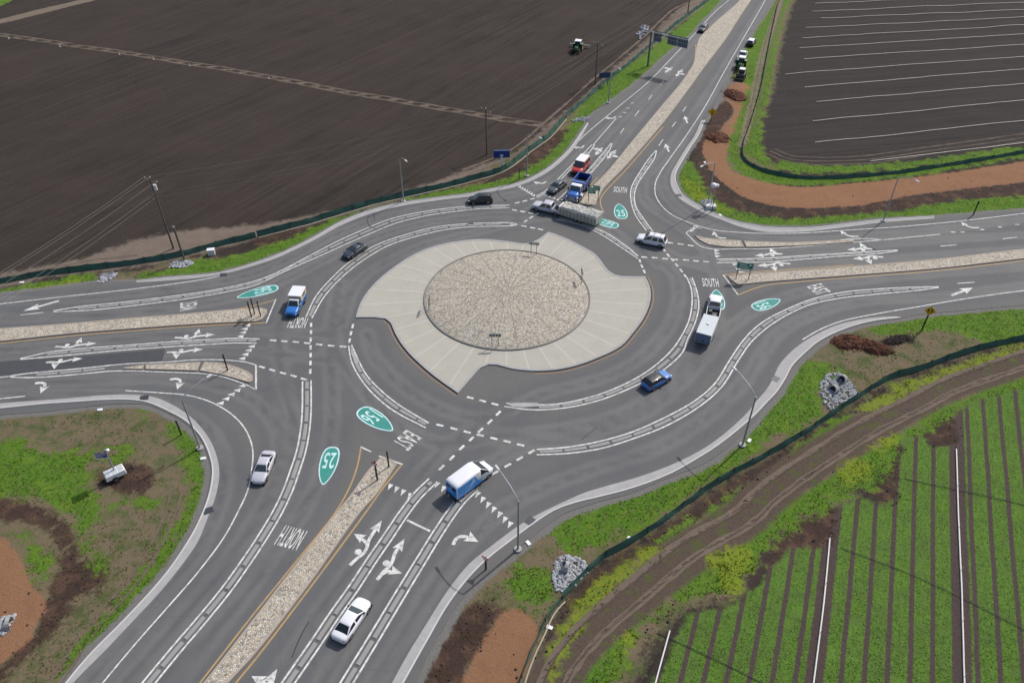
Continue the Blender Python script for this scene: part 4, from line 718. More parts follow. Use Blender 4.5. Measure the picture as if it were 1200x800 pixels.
def shell(m, st, mat=0, nseg=None):
    """loft: st = list of (x, half width, z bottom, z top, shoulder z, top half width)"""
    rings = []
    for x, hw, zb, zt, zs, tw in st:
        r = [(hw*.90, zb), (hw, zb+.14), (hw, zs-.04), (hw*.975, zs+.02), (tw, zt-.035), (tw*.82, zt), (tw*.4, zt+.012)]
        rings.append([(x, y, z) for y, z in r]+[(x, -y, z) for y, z in r[::-1]])
    k = len(rings[0]); vv = [p for r in rings for p in r]; ff = []
    for i in range(len(rings)-1):
        for j in range(k): ff.append((i*k+j, i*k+(j+1) % k, (i+1)*k+(j+1) % k, (i+1)*k+j))
    ff += [tuple(range(k)), tuple(range((len(rings)-1)*k, len(rings)*k))[::-1]]
    m.add(vv, ff, mat, True)
def wheels(th, xs, tr, r, w_=.22, dual=()):
    for i, x in enumerate(xs):
        for s in (1, -1):
            ww = w_*(2.1 if i in dual else 1); y0 = s*tr; y1 = s*(tr-ww)
            m = MB(); m.tube([(x, y0, r), (x, y1, r)], r, 20); wh = m.build('wheel', M_TYRE, th)
            m = MB(); m.tube([(x, y0+s*.012, r), (x, y0-s*.05, r)], r*.62, 14)
            for a in range(5): a_ = a*2*math.pi/5; m.box(-.03, .03, 0, r*.55, -.004, .004, M=Matrix.Translation((x, y0+s*.018, r)) @ Matrix.Rotation(a_, 4, 'Y') @ Matrix.Rotation(math.pi/2, 4, 'X'))
            m.build('rim', M_RIM, wh)
            m = MB(); m.tube([(x, y0-s*.03, r+.02), (x, y0-s*.30, r+.02)], r*1.16, 16); m.build('wheel_arch', M_CHAS, th)
def cabin(th, x0, x1, x2, x3, zb, zt, hb, ht, roofmat, split=(.5,), pillar=.06, rearwin=True, sunroof=None):
    """x0 base rear, x1 top rear, x2 top front, x3 base front"""
    m = MB(); zm = zt-.05
    vv = [(x0, hb, zb), (x3, hb, zb), (x3, -hb, zb), (x0, -hb, zb), (x1, ht, zm), (x2, ht, zm), (x2, -ht, zm), (x1, -ht, zm), (x1+.1, ht*.86, zt), (x2-.12, ht*.86, zt), (x2-.12, -ht*.86, zt), (x1+.1, -ht*.86, zt), ((x1+x2)/2, ht*.5, zt+.025), ((x1+x2)/2, -ht*.5, zt+.025)]
    m.add(vv, [(0, 1, 5, 4), (1, 2, 6, 5), (2, 3, 7, 6), (3, 0, 4, 7), (4, 5, 9, 8), (5, 6, 10, 9), (6, 7, 11, 10), (7, 4, 8, 11), (8, 9, 12), (9, 10, 13, 12), (10, 11, 13), (11, 8, 12, 13)], 0, True)
    m.build('roof', roofmat, th, bevel=.03)
    def pane(a, b, c, d, e=.012, s=.06, nm='side_window', mt=M_GLS):
        q_ = [Vector(p) for p in (a, b, c, d)]; cn = sum(q_, Vector())/4; n_ = (q_[1]-q_[0]).cross(q_[3]-q_[0]).normalized()
        if n_.dot(cn-Vector(((x0+x3)/2, 0, zb-.5))) < 0: n_ = -n_
        q_ = [cn+(p-cn)*(1-s*2/max(.3, (p-cn).length))+n_*e for p in q_]; q2 = [p-n_*.03 for p in q_]
        m = MB(); m.add(q_+q2, [(0, 1, 2, 3), (0, 1, 5, 4), (1, 2, 6, 5), (2, 3, 7, 6), (3, 0, 4, 7)]); m.build(nm, mt, th)
    pane((x3, hb, zb), (x3, -hb, zb), (x2, -ht, zm), (x2, ht, zm), nm='windscreen', mt=M_GLS2, s=.05)
    if rearwin: pane((x0, hb, zb), (x0, -hb, zb), (x1, -ht, zm), (x1, ht, zm), nm='rear_window', s=.06)
    cuts = [0]+list(split)+[1]
    for s in (1, -1):
        for a, b in zip(cuts[:-1], cuts[1:]):
            xb0 = x0+(x3-x0)*a; xb1 = x0+(x3-x0)*b; xt0 = x1+(x2-x1)*a; xt1 = x1+(x2-x1)*b
            pane((xb0, s*hb, zb+.03), (xb1, s*hb, zb+.03), (xt1, s*ht, zm), (xt0, s*ht, zm), s=.055)
    if sunroof: m = MB(); m.box(sunroof[0], sunroof[1], -ht*.78, ht*.78, zt+.0, zt+.034); m.build('glass_roof', M_GLS, th, bevel=.02)
def details(th, xf, xr, hw, zh, zt, mirror=None, plate=True):
    for s in (1, -1):
        m = MB(); m.box(xf-.30, xf+.012, s*hw*.52 if s > 0 else -hw*.90, s*hw*.90 if s > 0 else -hw*.52, zh-.07, zh+.06); m.build('headlight', M_HEAD, th, bevel=.02)
        m = MB(); m.box(xr-.012, xr+.16, s*hw*.52 if s > 0 else -hw*.93, s*hw*.93 if s > 0 else -hw*.52, zt-.06, zt+.07); m.build('tail_light', M_TAIL, th, bevel=.02)
        if mirror: m = MB(); m.box(mirror[0]-.09, mirror[0]+.09, s*hw-.02 if s > 0 else -hw-.2, s*hw+.2 if s > 0 else -hw+.02, mirror[1]-.07, mirror[1]+.07); m.build('wing_mirror', M_TRIM, th, bevel=.02)
    m = MB(); m.box(xf-.02, xf+.02, -hw*.45, hw*.45, zh-.25, zh-.06); m.build('grille', M_TRIM, th)
    m = MB(); m.box(xr-.025, xr, -.16, .16, zt-.22, zt-.12); m.build('number_plate', M_PLATE, th)
def place(th, u, v, du, dv, z=0.0):
    g = G(u, v); d = G(u+du, v+dv)-g; th.location = (g[0], g[1], z); th.rotation_euler.z = math.atan2(d[1], d[0])
def V(name, **k): return empty(name, (0, 0, 0), **k)
def lowbody(th, st, paint, zb=.2):
    m = MB(); shell(m, st); m.build('body', paint, th, bevel=.0)
    x0, x1 = st[0][0], st[-1][0]; hw = max(s[1] for s in st); m = MB(); m.box(x0+.1, x1-.1, -hw*.96, hw*.96, .16, .36); m.build('underbody', M_CHAS, th)
def sedan(L, W, H, paint, label, name='car', kind='sedan', roof=None, sunroof=None):
    th = V(name, label=label, cat='car'); h = L/2; w_ = W/2; hz_ = .92
    if kind == 'sedan':
        st = [(-h, w_*.62, .38, .78, .70, w_*.5), (-h+.07, w_*.82, .28, .93, .78, w_*.72), (-h+.3, w_*.94, .22, .99, .84, w_*.84), (-h+.9, w_, .2, 1.0, .86, w_*.88), (-.3, w_, .19, .98, .86, w_*.9), (h-1.5, w_, .19, .97, .84, w_*.88), (h-.8, w_*.975, .2, .90, .78, w_*.84), (h-.4, w_*.90, .22, .83, .72, w_*.77), (h-.18, w_*.79, .24, .75, .66, w_*.66), (h-.05, w_*.62, .28, .66, .59, w_*.52), (h, w_*.40, .34, .60, .55, w_*.32)]
        lowbody(th, st, paint); cabin(th, -h+.62, -h+1.45, h-2.15, h-1.32, .95, H, w_*.90, w_*.70, roof or paint, (.5,), sunroof=sunroof)
        details(th, h-.17, -h+.06, w_*.88, .68, .80, (h-1.55, 1.0)); wheels(th, (-h+.98, h-.92), w_+.005, .33)
    else:
        st = [(-h, w_*.66, .40, .90, .78, w_*.6), (-h+.08, w_*.88, .30, 1.02, .86, w_*.8), (-h+.4, w_*.97, .24, 1.06, .92, w_*.9), (-.2, w_, .22, 1.05, .92, w_*.92), (h-1.35, w_, .22, 1.04, .90, w_*.90), (h-.6, w_*.97, .24, .98, .84, w_*.86), (h-.2, w_*.88, .28, .88, .76, w_*.76), (h, w_*.6, .36, .74, .66, w_*.5)]
        lowbody(th, st, paint); cabin(th, -h+.12, -h+.55, h-1.95, h-1.15, 1.0, H, w_*.93, w_*.76, roof or paint, (.33, .66), sunroof=sunroof)
        details(th, h-.05, -h+.04, w_*.98, .76, .92, (h-1.45, 1.08)); wheels(th, (-h+.9, h-.88), w_+.005, .36)
    return th
t = sedan(4.95, 1.88, 1.44, P_WHITE, 'white sedan with dark windows in the middle lane of the bottom approach'); place(t, 413, 729, 44, -65)
t = sedan(4.75, 1.80, 1.42, P_SILV, 'silver sedan driving down the lower left exit road beside the thin white line'); place(t, 310, 551, -13, 31)
t = sedan(4.35, 1.82, 1.55, P_BLUE, 'bright blue hatchback with black roof crossing the curved divider at lower right', kind='hatch', roof=P_BLACK); place(t, 768.5, 449, 22, -12.5)
t = sedan(4.55, 1.84, 1.36, P_DARK, 'dark blue grey coupe alone in the upper left of the ring road'); place(t, 416, 297, -24, 16)
t = sedan(4.45, 1.82, 1.62, P_BLACK, 'small black utility car at the top of the ring road near the grass verge', kind='hatch'); place(t, 563, 237, -26, 1.5)
t = sedan(4.75, 1.82, 1.43, P_GREY, 'dark grey sedan waiting at the yield line beside the blue dump truck'); place(t, 652.5, 222, -19, 15)
t = sedan(4.6, 1.84, 1.5, P_DARK, 'small dark car driving down the far road beside the widest part of the median', kind='hatch'); place(t, 823.5, 36, -12, 12)
# white station wagon
t = sedan(4.95, 1.95, 1.80, P_WHITE, 'white sport utility vehicle with roof rack entering the ring from the right', kind='hatch'); place(t, 763.5, 285, -28, -6)
m = MB()
for s in (1, -1): m.tube([(-2.0, s*.62, 1.86), (.35, s*.62, 1.86)], .025, 6)
for x in (-1.4, -.3): m.box(x-.03, x+.03, -.62, .62, 1.85, 1.88)
m.build('roof_rack', M_TRIM, t)
# delivery van, white top over blue lower sides
def van():
    th = V('van', label='white and blue delivery van at the yield line under the bottom street lamp', cat='van'); h, w_ = 2.95, 1.0
    def vs_(mb, zlo, zhi, x0, x1, e=0, mat=0):
        pass
    body = [(-h, w_*.94, .45, 2.38, 2.22, w_*.90), (-h+.06, w_*.985, .36, 2.46, 2.30, w_*.90), (-h+.5, w_, .32, 2.5, 2.34, w_*.90), (.2, w_, .32, 2.5, 2.34, w_*.90), (.7, w_, .32, 2.46, 2.30, w_*.90), (.78, w_*.99, .32, 2.40, 2.24, w_*.90)]
    m = MB(); shell(m, body); m.build('body', P_WHITE, th)
    nose = [(.6, w_, .32, 1.46, 1.3, w_*.9), (1.9, w_, .32, 1.38, 1.16, w_*.84), (2.45, w_*.97, .32, 1.22, 1.04, w_*.80), (2.8, w_*.88, .34, 1.06, .92, w_*.7), (2.95, w_*.66, .40, .88, .78, w_*.5)]
    m = MB(); shell(m, nose); m.build('bonnet', P_WHITE, th)
    cabin(th, .6, .6, 1.0, 2.12, 1.38, 2.43, w_*.97, w_*.82, P_WHITE, (), rearwin=False)
    for s in (1, -1):
        m = MB(); k = s*(w_+.008); vv = [(-h+.12, k, .42), (1.2, k, .42), (.6, k, .95), (.25, k, 1.3), (-.15, k, 2.2), (-h+.12, k, 2.24)]; vv += [(a_, b__-s*.02, c_) for a_, b__, c_ in vv]
        m.add(vv, [(0, 1, 2, 3), (0, 3, 4, 5)]+[(i, (i+1) % 6, 6+(i+1) % 6, 6+i) for i in range(6)]); m.build('blue_side_panel', P_VANB, th)
        m = MB(); m.add([(x, s*(w_+.014), z) for x, z in ((-1.0, 1.0), (-.1, 1.25), (-.2, 1.9), (-.45, 2.15))], [(0, 1, 2, 3)]); m.build('pale_swoosh', flat('pale_blue', (.35, .60, .80), .4), th)
    m = MB(); m.box(-h-.014, -h+.05, -.92, .92, .5, 2.2); m.build('rear_door', P_VANB, th, bevel=.02)
    m = MB(); m.box(-h-.02, -h, -.01, .01, .5, 2.2); m.box(-h-.022, -h, -.8, -.15, 1.55, 2.05); m.box(-h-.022, -h, .15, .8, 1.55, 2.05); m.build('rear_window', M_GLS, th)
    details(th, 2.9, -h, .98, .92, 1.35, (1.85, 1.42)); m = MB(); m.box(-h-.1, -h+.1, -.95, .95, .34, .50); m.box(2.75, 3.0, -.85, .85, .32, .5); m.build('bumper', M_TRIM, th, bevel=.03)
    wheels(th, (-1.75, 1.95), 1.005, .36, .24); m = MB(); m.box(-2.8, 2.7, -.95, .95, .2, .4); m.build('underbody', M_CHAS, th); return th
t = van(); place(t, 551.5, 566, 46, -35)
def pickup(L, W, paint, label, bed=True, crew=True, shell_=None, roof=None, sc=1):
    th = V('pickup_truck', label=label, cat='pickup truck'); h, w_ = L/2, W/2; cb = -h+2.0 if crew else -h+2.5
    nose = [(cb-.15, w_, .38, 1.15, 1.0, w_*.93), (h-1.5, w_, .38, 1.14, 1.0, w_*.92), (h-.6, w_*.98, .38, 1.10, .96, w_*.88), (h-.15, w_*.92, .40, 1.02, .9, w_*.82), (h, w_*.8, .44, .92, .82, w_*.7)]
    m = MB(); shell(m, nose); m.build('body', paint, th)
    cabin(th, cb-.1, cb+.12, h-2.05, h-1.4, 1.08, 1.86, w_*.93, w_*.76, roof or paint, (.5,) if crew else ())
    x0, x1 = -h, cb-.18; m = MB()
    m.box(x0, x1, w_-.10, w_, .55, 1.16); m.box(x0, x1, -w_, -w_+.10, .55, 1.16); m.box(x0, x0+.09, -w_+.1, w_-.1, .55, 1.14); m.box(x1-.07, x1, -w_+.1, w_-.1, .55, 1.2); m.build('truck_bed', paint, th, bevel=.025)
    m = MB(); m.box(x0+.09, x1-.07, -w_+.1, w_-.1, .5, .62); m.build('bed_liner', M_CHAS, th)
    details(th, h-.02, -h+.01, w_, .82, .92, (h-1.6, 1.2)); wheels(th, (-h+1.1, h-.95), w_+.01, .40, .26); m = MB(); m.box(-h+.1, h-.2, -w_*.9, w_*.9, .28, .52); m.box(-h-.12, -h+.02, -w_*.9, w_*.9, .45, .62); m.build('chassis', M_CHAS, th); return th
t = pickup(5.7, 1.98, P_SILV, 'silver pickup truck towing the long grey loaded trailer at the top of the ring'); place(t, 642.5, 247.5, -30, -7.2); TOW1 = t
t = pickup(5.6, 2.0, P_WHITE, 'white pickup truck with open black bed towing the boxy white trailer', crew=False); place(t, 836, 364, 4, -24)
m = MB(); m.box(-2.4, -1.7, -.5, .1, .62, .95); m.box(-1.6, -1.1, .2, .7, .62, 1.0); o = m.build('toolbox', flat('tool_grey', (.10, .10, .10), .5), None, bevel=.03); tag(o, 'grey toolboxes lying in the black bed of the white pickup', 'toolbox'); o.location = t.location; o.rotation_euler = t.rotation_euler
# blue pickup with white camper box
t = pickup(5.0, 1.85, P_JEEP, 'bright blue pickup truck with white cab roof and tall white camper box on the left', crew=False, roof=P_WHITE); place(t, 347.5, 361, -12, 24)
m = MB(); m.box(-2.55, -.15, -.96, .96, 1.17, 2.15); c_ = m.build('camper_box', P_CREAM, t, bevel=.04); m = MB(); m.box(-2.6, -.05, -1.0, 1.0, 2.151, 2.24); m.build('camper_roof', M_WPL, c_, bevel=.03)
m = MB(); m.box(-1.9, -.8, .955, .975, 1.55, 1.95); m.box(-1.9, -.8, -.975, -.955, 1.55, 1.95); m.build('camper_window', M_GLS, c_)
# red utility van, white roof
th = V('utility_van', label='red boxy van with white roof queueing behind the blue dump truck', cat='van')
lowbody(th, [(-2.2, .80, .4, 1.12, .95, .8), (-2.1, .93, .34, 1.18, 1.0, .86), (.6, .95, .34, 1.18, 1.0, .88), (1.5, .95, .34, 1.14, .98, .86), (2.0, .9, .36, 1.04, .9, .8), (2.2, .7, .42, .9, .8, .6)], P_RED)
cabin(th, -2.15, -2.05, .55, .95, 1.12, 2.0, .92, .84, P_RED, (.33, .66)); m = MB(); m.box(-2.08, .58, -.82, .82, 2.0, 2.09); m.build('roof_cap', M_WPL, th, bevel=.03)
details(th, 2.18, -2.2, .92, .85, 1.0, (.9, 1.3)); wheels(th, (-1.35, 1.35), .96, .38, .25); m = MB(); m.box(-2.35, -2.2, -.4, .4, .6, 1.35); m.box(2.15, 2.3, -.85, .85, .42, .6); m.build('bumper', M_TRIM, th); place(th, 680, 200, -15, 17); th.scale = (1.12, 1.12, 1.12)
# blue dump truck
th = V('dump_truck', label='blue dump truck with white cab roof and empty black tipper waiting by the green signs', cat='dump truck')
m = MB(); shell(m, [(1.9, 1.0, .7, 1.75, 1.4, .85), (2.6, 1.02, .65, 1.72, 1.4, .82), (3.4, .98, .6, 1.62, 1.3, .75), (3.75, .85, .6, 1.45, 1.2, .62)]); m.build('bonnet', P_TRUCK, th)
m = MB(); m.box(.75, 2.1, -1.1, 1.1, .8, 1.75); m.build('cab', P_TRUCK, th, bevel=.05)
cabin(th, .75, .8, 1.75, 2.1, 1.72, 2.55, 1.08, .98, P_WHITE, (), rearwin=True)
m = MB(); m.box(3.7, 3.78, -.55, .55, .75, 1.4); m.build('grille', M_SIL, th); m = MB(); m.box(3.6, 3.95, -1.15, 1.15, .5, .78); m.build('bumper', M_SIL, th, bevel=.03)
for s in (1, -1):
    m = MB(); m.box(3.3, 3.7, s*.95-.14, s*.95+.14, .95, 1.2); m.build('headlight', M_HEAD, th, bevel=.02); m = MB(); m.box(1.9, 2.0, s*1.3-.12, s*1.3+.12, 1.6, 2.1); m.build('wing_mirror', M_TRIM, th); m = MB(); m.tube([(.6, s*1.0, .9), (.6, s*1.0, 2.9)], .07, 8); m.build('exhaust_stack', M_SIL, th)
    m = MB(); m.box(1.0, 2.0, s*1.2-.2, s*1.2+.2, .5, .9); m.build('fuel_tank', M_SIL, th, bevel=.06)
m = MB(); x0, x1, yw, z0, z1 = -3.9, .45, 1.2, 1.1, 2.35
m.box(x0, x1, yw-.09, yw, z0, z1); m.box(x0, x1, -yw, -yw+.09, z0, z1); m.box(x0, x0+.09, -yw+.09, yw-.09, z0, z1-.1); m.box(x1-.09, x1, -yw+.09, yw-.09, z0, z1+.2)
for x in np.arange(x0+.2, x1, .7):
    for s in (1, -1): m.box(x, x+.09, s*(yw+.035)-.036, s*(yw+.035)+.036, z0, z1-.02)
for s in (1, -1): m.box(x0, x1, s*(yw+.04)-.05, s*(yw+.04)+.05, z1-.1, z1+.02)
tp = m.build('tipper_body', carpaint('navy_paint', (.012, .06, .27)), th); m = MB(); m.box(x0+.09, x1-.09, -yw+.09, yw-.09, z0, z0+.12); m.build('tipper_floor', M_CHAS, tp)
m = MB(); m.box(-.1, .5, -1.1, 1.1, 2.5, 2.6); m.build('tarp_roll', P_TRUCK, tp)
m = MB(); m.box(-3.8, 3.4, -.45, .45, .6, .95); m.build('chassis', M_CHAS, th); wheels(th, (-3.0, -1.75, 2.85), 1.22, .5, .28, (0, 1)); place(th, 677.5, 227, -17, 24)
# trailers
th = V('trailer', label='long grey trailer piled with pale tarp covered load behind the silver pickup', cat='trailer'); random.seed(3)
m = MB(); m.box(-3.6, 3.5, -1.15, 1.15, .55, .75); m.box(-3.6, 3.5, -1.2, -1.15, .55, 1.7); m.box(-3.6, 3.5, 1.15, 1.2, .55, 1.7); m.box(3.45, 3.5, -1.15, 1.15, .75, 1.9); m.box(-3.6, -3.55, -1.15, 1.15, .75, 1.7); m.build('trailer_body', flat('galvanised_grey', (.40, .385, .35), .6, .2, .25, 2), th)
for x in np.linspace(-3.4, 3.3, 11):
    for s in (1, -1): m = MB(); m.box(x-.04, x+.04, s*1.215-.02, s*1.215+.02, .6, 1.75); m.build('stake', flat('stake_steel', (.18, .18, .17), .5, .4), th)
m = MB(); nx_, ny_ = 40, 14; vv = []
for i in range(nx_+1):
    for j in range(ny_+1):
        x = -3.52+6.95*i/nx_; y = -1.13+2.26*j/ny_; e = min(1, (1.13-abs(y))*5, (3.52-abs(x))*4+.3); vv.append((x, y, 1.62+.28*max(0, e)+.16*random.random()*e+.10*math.sin(x*1.9)*math.cos(y*2)))
m.add(vv, [(i*(ny_+1)+j, (i+1)*(ny_+1)+j, (i+1)*(ny_+1)+j+1, i*(ny_+1)+j+1) for i in range(nx_) for j in range(ny_)]); 
q = N('tarp_load'); n = q.noise(5, q.co(), 5, .75); q.bump(n, .6, .1); o = m.build('tarp_cover', q.done(q.mix(n, (.32, .31, .28), (.62, .60, .55)), .9), th)
m = MB(); m.tube([(3.5, .7, .6), (4.6, 0, .55)], .06, 6); m.tube([(3.5, -.7, .6), (4.6, 0, .55)], .06, 6); m.build('tow_bar', M_CHAS, th); wheels(th, (-.5, .4), 1.19, .36, .22); m = MB(); m.box(3.5, 3.9, -.8, .8, .7, 1.75); m.build('headboard', M_WPL, th, bevel=.03); place(th, 680, 257.4, -31, -9.5); th.scale = (1, 1.1, 1.1)
th = V('box_trailer', label='boxy white topped trailer with slate blue rear doors behind the white pickup', cat='trailer')
m = MB(); m.box(-2.35, 2.2, -1.08, 1.08, .5, 2.15); m.build('trailer_box', flat('trailer_grey', (.46, .48, .52), .5), th, bevel=.03); m = MB(); m.box(-2.37, 2.22, -1.1, 1.1, 2.151, 2.22); m.build('trailer_roof', flat('trailer_roof_white', (.50, .54, .56), .5), th, bevel=.02); m = MB(); m.box(-.1, .25, -.2, .2, 2.22, 2.33); m.build('roof_vent', M_SIL, th)
m = MB(); m.box(-2.4, -2.35, -1.03, 1.03, .6, 2.08); m.build('rear_door', flat('slate_blue', (.13, .16, .24), .5), th); m = MB(); m.box(-2.42, -2.4, -.12, .12, .8, 1.0); m.box(-2.42, -2.4, -.012, .012, .62, 2.06); m.box(-2.42, -2.4, -.9, -.7, .66, .78); m.box(-2.42, -2.4, .7, .9, .66, .78); m.build('door_bar', M_TRIM, th)
m = MB(); m.tube([(2.2, .6, .5), (3.3, 0, .5)], .06, 6); m.tube([(2.2, -.6, .5), (3.3, 0, .5)], .06, 6); m.build('tow_bar', M_CHAS, th); wheels(th, (-.6, .25), 1.12, .34, .22); place(th, 826.7, 394, 9.5, -23)
# tractor in the tilled field
def tractor(label, impl=True, cabcol=None):
    th = V('tractor', label=label, cat='tractor'); m = MB(); m.box(.1, 2.2, -.42, .42, .95, 1.65, taper=(.95, .85)); m.build('bonnet', P_GREEN, th, bevel=.06)
    m = MB(); m.box(-1.2, .2, -.45, .45, .8, 1.3); m.build('gearbox', M_CHAS, th)
    m = MB(); m.box(-1.15, .25, -.72, .72, 1.3, 2.45, taper=(.9, .9)); m.build('cab_glass', M_GLS, th, bevel=.03); m = MB(); m.box(-1.25, .35, -.82, .82, 2.452, 2.65); m.build('cab_roof', M_WPL, th, bevel=.06)
    for s in (1, -1):
        m = MB(); m.tube([(-.75, s*1.2, .85), (-.75, s*.7, .85)], .85, 20); w_ = m.build('wheel', M_TYRE, th); m = MB(); m.tube([(-.75, s*1.215, .85), (-.75, s*1.1, .85)], .42, 14); m.build('rim', flat('rim_yellow', (.55, .42, .05), .5), w_)
        m = MB(); m.tube([(1.6, s*.95, .6), (1.6, s*.62, .6)], .6, 16); m.build('wheel', M_TYRE, th); m = MB(); m.box(-1.5, .0, s*.95-.26, s*.95+.26, 1.72, 1.8); m.build('mudguard', P_GREEN, th, bevel=.03)
    m = MB(); m.tube([(1.2, .25, 1.6), (1.2, .25, 2.3)], .05, 6); m.build('exhaust', M_CHAS, th)
    if impl:
        m = MB(); m.box(-2.9, -2.5, -2.6, 2.6, .7, .85); m.box(-2.6, -1.2, -.08, .08, .6, .8)
        for y in np.linspace(-2.5, 2.5, 9): m.box(-3.1, -2.6, y-.05, y+.05, .1, .75)
        m.build('cultivator', flat('implement_grey', (.20, .21, .20), .6), th)
    return th
t = tractor('small green and white tractor working alone in the dark tilled field'); place(t, 676.5, 60, -6, 9); t.location.z = hz(*t.location[:2])
# machines parked on the far shoulder
t = sedan(4.5, 1.84, 1.5, P_BLACK, 'dark parked car with a white roof, farthest on the right verge of the far road', kind='hatch', roof=P_WHITE); place(t, 880, 52, 9, -13)
t = pickup(5.4, 1.95, P_WHITE, 'white pickup truck parked on the right shoulder of the far road'); place(t, 869.5, 69, 7, -15)
t = tractor('dark tractor parked between the white pickup and the dark utility loader', False); place(t, 867.5, 80, -6, 12)
th = V('utility_loader', label='dark utility loader parked at the top of the reddish dirt heap', cat='loader'); m = MB(); m.box(-1.4, 1.1, -.85, .85, .5, 1.35); m.build('body', P_GREY, th, bevel=.06); m = MB(); m.box(-.9, .5, -.7, .7, 1.35, 2.2, taper=(.85, .9)); m.build('cab', M_GLS, th, bevel=.04); m = MB(); m.box(-.9, .5, -.66, .66, 2.2, 2.3); m.build('cab_roof', M_WPL, th)
for s in (1, -1): m = MB(); m.tube([(-1.0, s*.9, 1.4), (1.0, s*.95, 1.1), (1.9, s*.8, .4)], .09, 6); m.build('lift_arm', M_CHAS, th)
m = MB(); m.box(1.7, 2.2, -1.0, 1.0, .1, .6, taper=(.6, 1)); m.build('bucket', M_TRIM, th); wheels(th, (-.8, .7), 1.02, .42, .3); place(th, 868, 92, -8, 14)
#==FURNITURE==
M_GALV = flat('galvanised_steel', (.36, .37, .38), .5, .5, .1); M_WOOD = flat('weathered_pole_wood', (.12, .095, .078), .9, 0, .3, 3); M_DPOST = flat('dark_post_wood', (.035, .026, .022), .85, 0, .2); M_LAMP = flat('lamp_head_grey', (.55, .56, .57), .4); M_SGRN = flat('sign_green', (.012, .19, .105), .45, 0, .06); M_SBLU = flat('sign_blue', (.012, .035, .22), .45, 0, .08)
M_SWHT = flat('sign_white', (.75, .75, .74), .45, 0, .04); M_SYEL = flat('sign_yellow', (.70, .40, .01), .45, 0, .05); M_SRED = flat('sign_red', (.50, .02, .025), .45, 0, .05); M_SBLK = flat('sign_black', (.012, .012, .013), .5); M_SBACK = flat('sign_back_aluminium', (.30, .32, .34), .45, .6, .1); M_ROCK = None
def gz(u, v): g = G(u, v); return g[0], g[1], (hz(*g) if True else 0)
LAMPS = [((607, 643.5), (578, 541.5), 'tall street lamp standing on the lower right verge above the white and blue van'), ((234.5, 525), (245, 440), 'street lamp on the left grass corner reaching over the small cobbled island'), ((870, 521.5), (860, 430.5), 'street lamp on the lower right verge nearest the twin culverts'), ((1035, 259), (1075, 212), 'street lamp on the right hand road against the bare orange strip'),
 ((473, 236), (475.5, 188), 'street lamp on the upper left verge near the small black car'), ((617.5, 206), (633, 161), 'street lamp on the upper verge right of the white posted blue sign'), ((713, 121), (730.5, 84.5), 'farthest street lamp, beside the distant dark blue sign'), ((829, 241), (819, 196.5), 'street lamp beside the pale dome topped mast on the inner corner verge')]
for (bu, bv), (hu, hv), lab in LAMPS:
    x, y, z = gz(bu, bv); hx, hy = GZ(hu, hv, 9.3); d = Vector((hx-x, hy-y, 0)); L = d.length
    if L > 4.2: d *= 4.2/L
    th = empty('street_lamp', (x, y, z), label=lab, cat='street lamp', group='street lamps around the junction')
    m = MB(); m.tube([(0, 0, -.1), (0, 0, 4), (0, 0, 8.3)], .13, 10, r1=.085); m.build('pole', M_GALV, th)
    m = MB(); m.tube([(0, 0, 8.25), (d.x*.12, d.y*.12, 8.65), (d.x*.35, d.y*.35, 9.0), (d.x*.7, d.y*.7, 9.25), (d.x*.9, d.y*.9, 9.3)], .055, 8); m.build('arm', M_GALV, th)
    a = math.atan2(d.y, d.x); m = MB(); m.box(-.42, .42, -.16, .16, -.06, .08, M=Matrix.Translation((d.x, d.y, 9.3)) @ Matrix.Rotation(a, 4, 'Z'), taper=(.8, .7)); m.build('lamp_head', M_LAMP, th, bevel=.03)
    m = MB(); m.tube([(0, 0, -.15), (0, 0, .22)], .42, 16); m.build('concrete_foot', M_KERB, th)
# power poles and wires
POLES = [((203, 290), 13.0, True), ((570.5, 180), 9.5, True), ((697.5, 98), 9.5, True), ((-110, 520), 13.0, False), ((806, 15), 9.5, False)]
tops = []
lab_ = ['tall wooden power pole with transformer leaning off plumb by the left dirt track', 'wooden power pole with crossarm behind the white posted blue sign', 'wooden power pole beside the track right of the working tractor', 'wooden power pole out by the left road', 'farthest wooden power pole at the top of the track']
for k, ((u, v), h_, tr_) in enumerate(POLES):
    x, y, z = gz(u, v); th = empty('power_pole', (x, y, z), label=lab_[k], cat='power pole', group='wooden power poles along the track')
    m = MB(); m.tube([(0, 0, -.3), (-.1 if k == 0 else 0, 0, h_)], .17, 10, r1=.11); m.build('pole', M_WOOD, th)
    a = math.radians(150 if k == 0 else 130); M_ = Matrix.Rotation(a, 4, 'Z'); m = MB(); m.box(-1.5, 1.5, -.06, .06, h_-.55, h_-.42, M=M_); m.build('crossarm', M_WOOD, th)
    pts_ = []
    for o_ in (-1.35, 0, 1.35):
        p = M_ @ Vector((o_, 0, h_-.4 if o_ else h_)); m = MB(); m.tube([p, p+Vector((0, 0, .28))], .06, 8); m.build('insulator', M_SWHT, th); pts_.append(Vector((x, y, z))+p+Vector((0, 0, .28)))
    for o_ in (h_-2.6, h_-3.3): pts_.append(Vector((x, y, z+o_)))
    if k == 0:
        m = MB(); m.tube([(.35, -.1, h_-2.0), (.35, -.1, h_-1.1)], .26, 12); m.build('transformer', M_LAMP, th)
    tops.append(pts_)
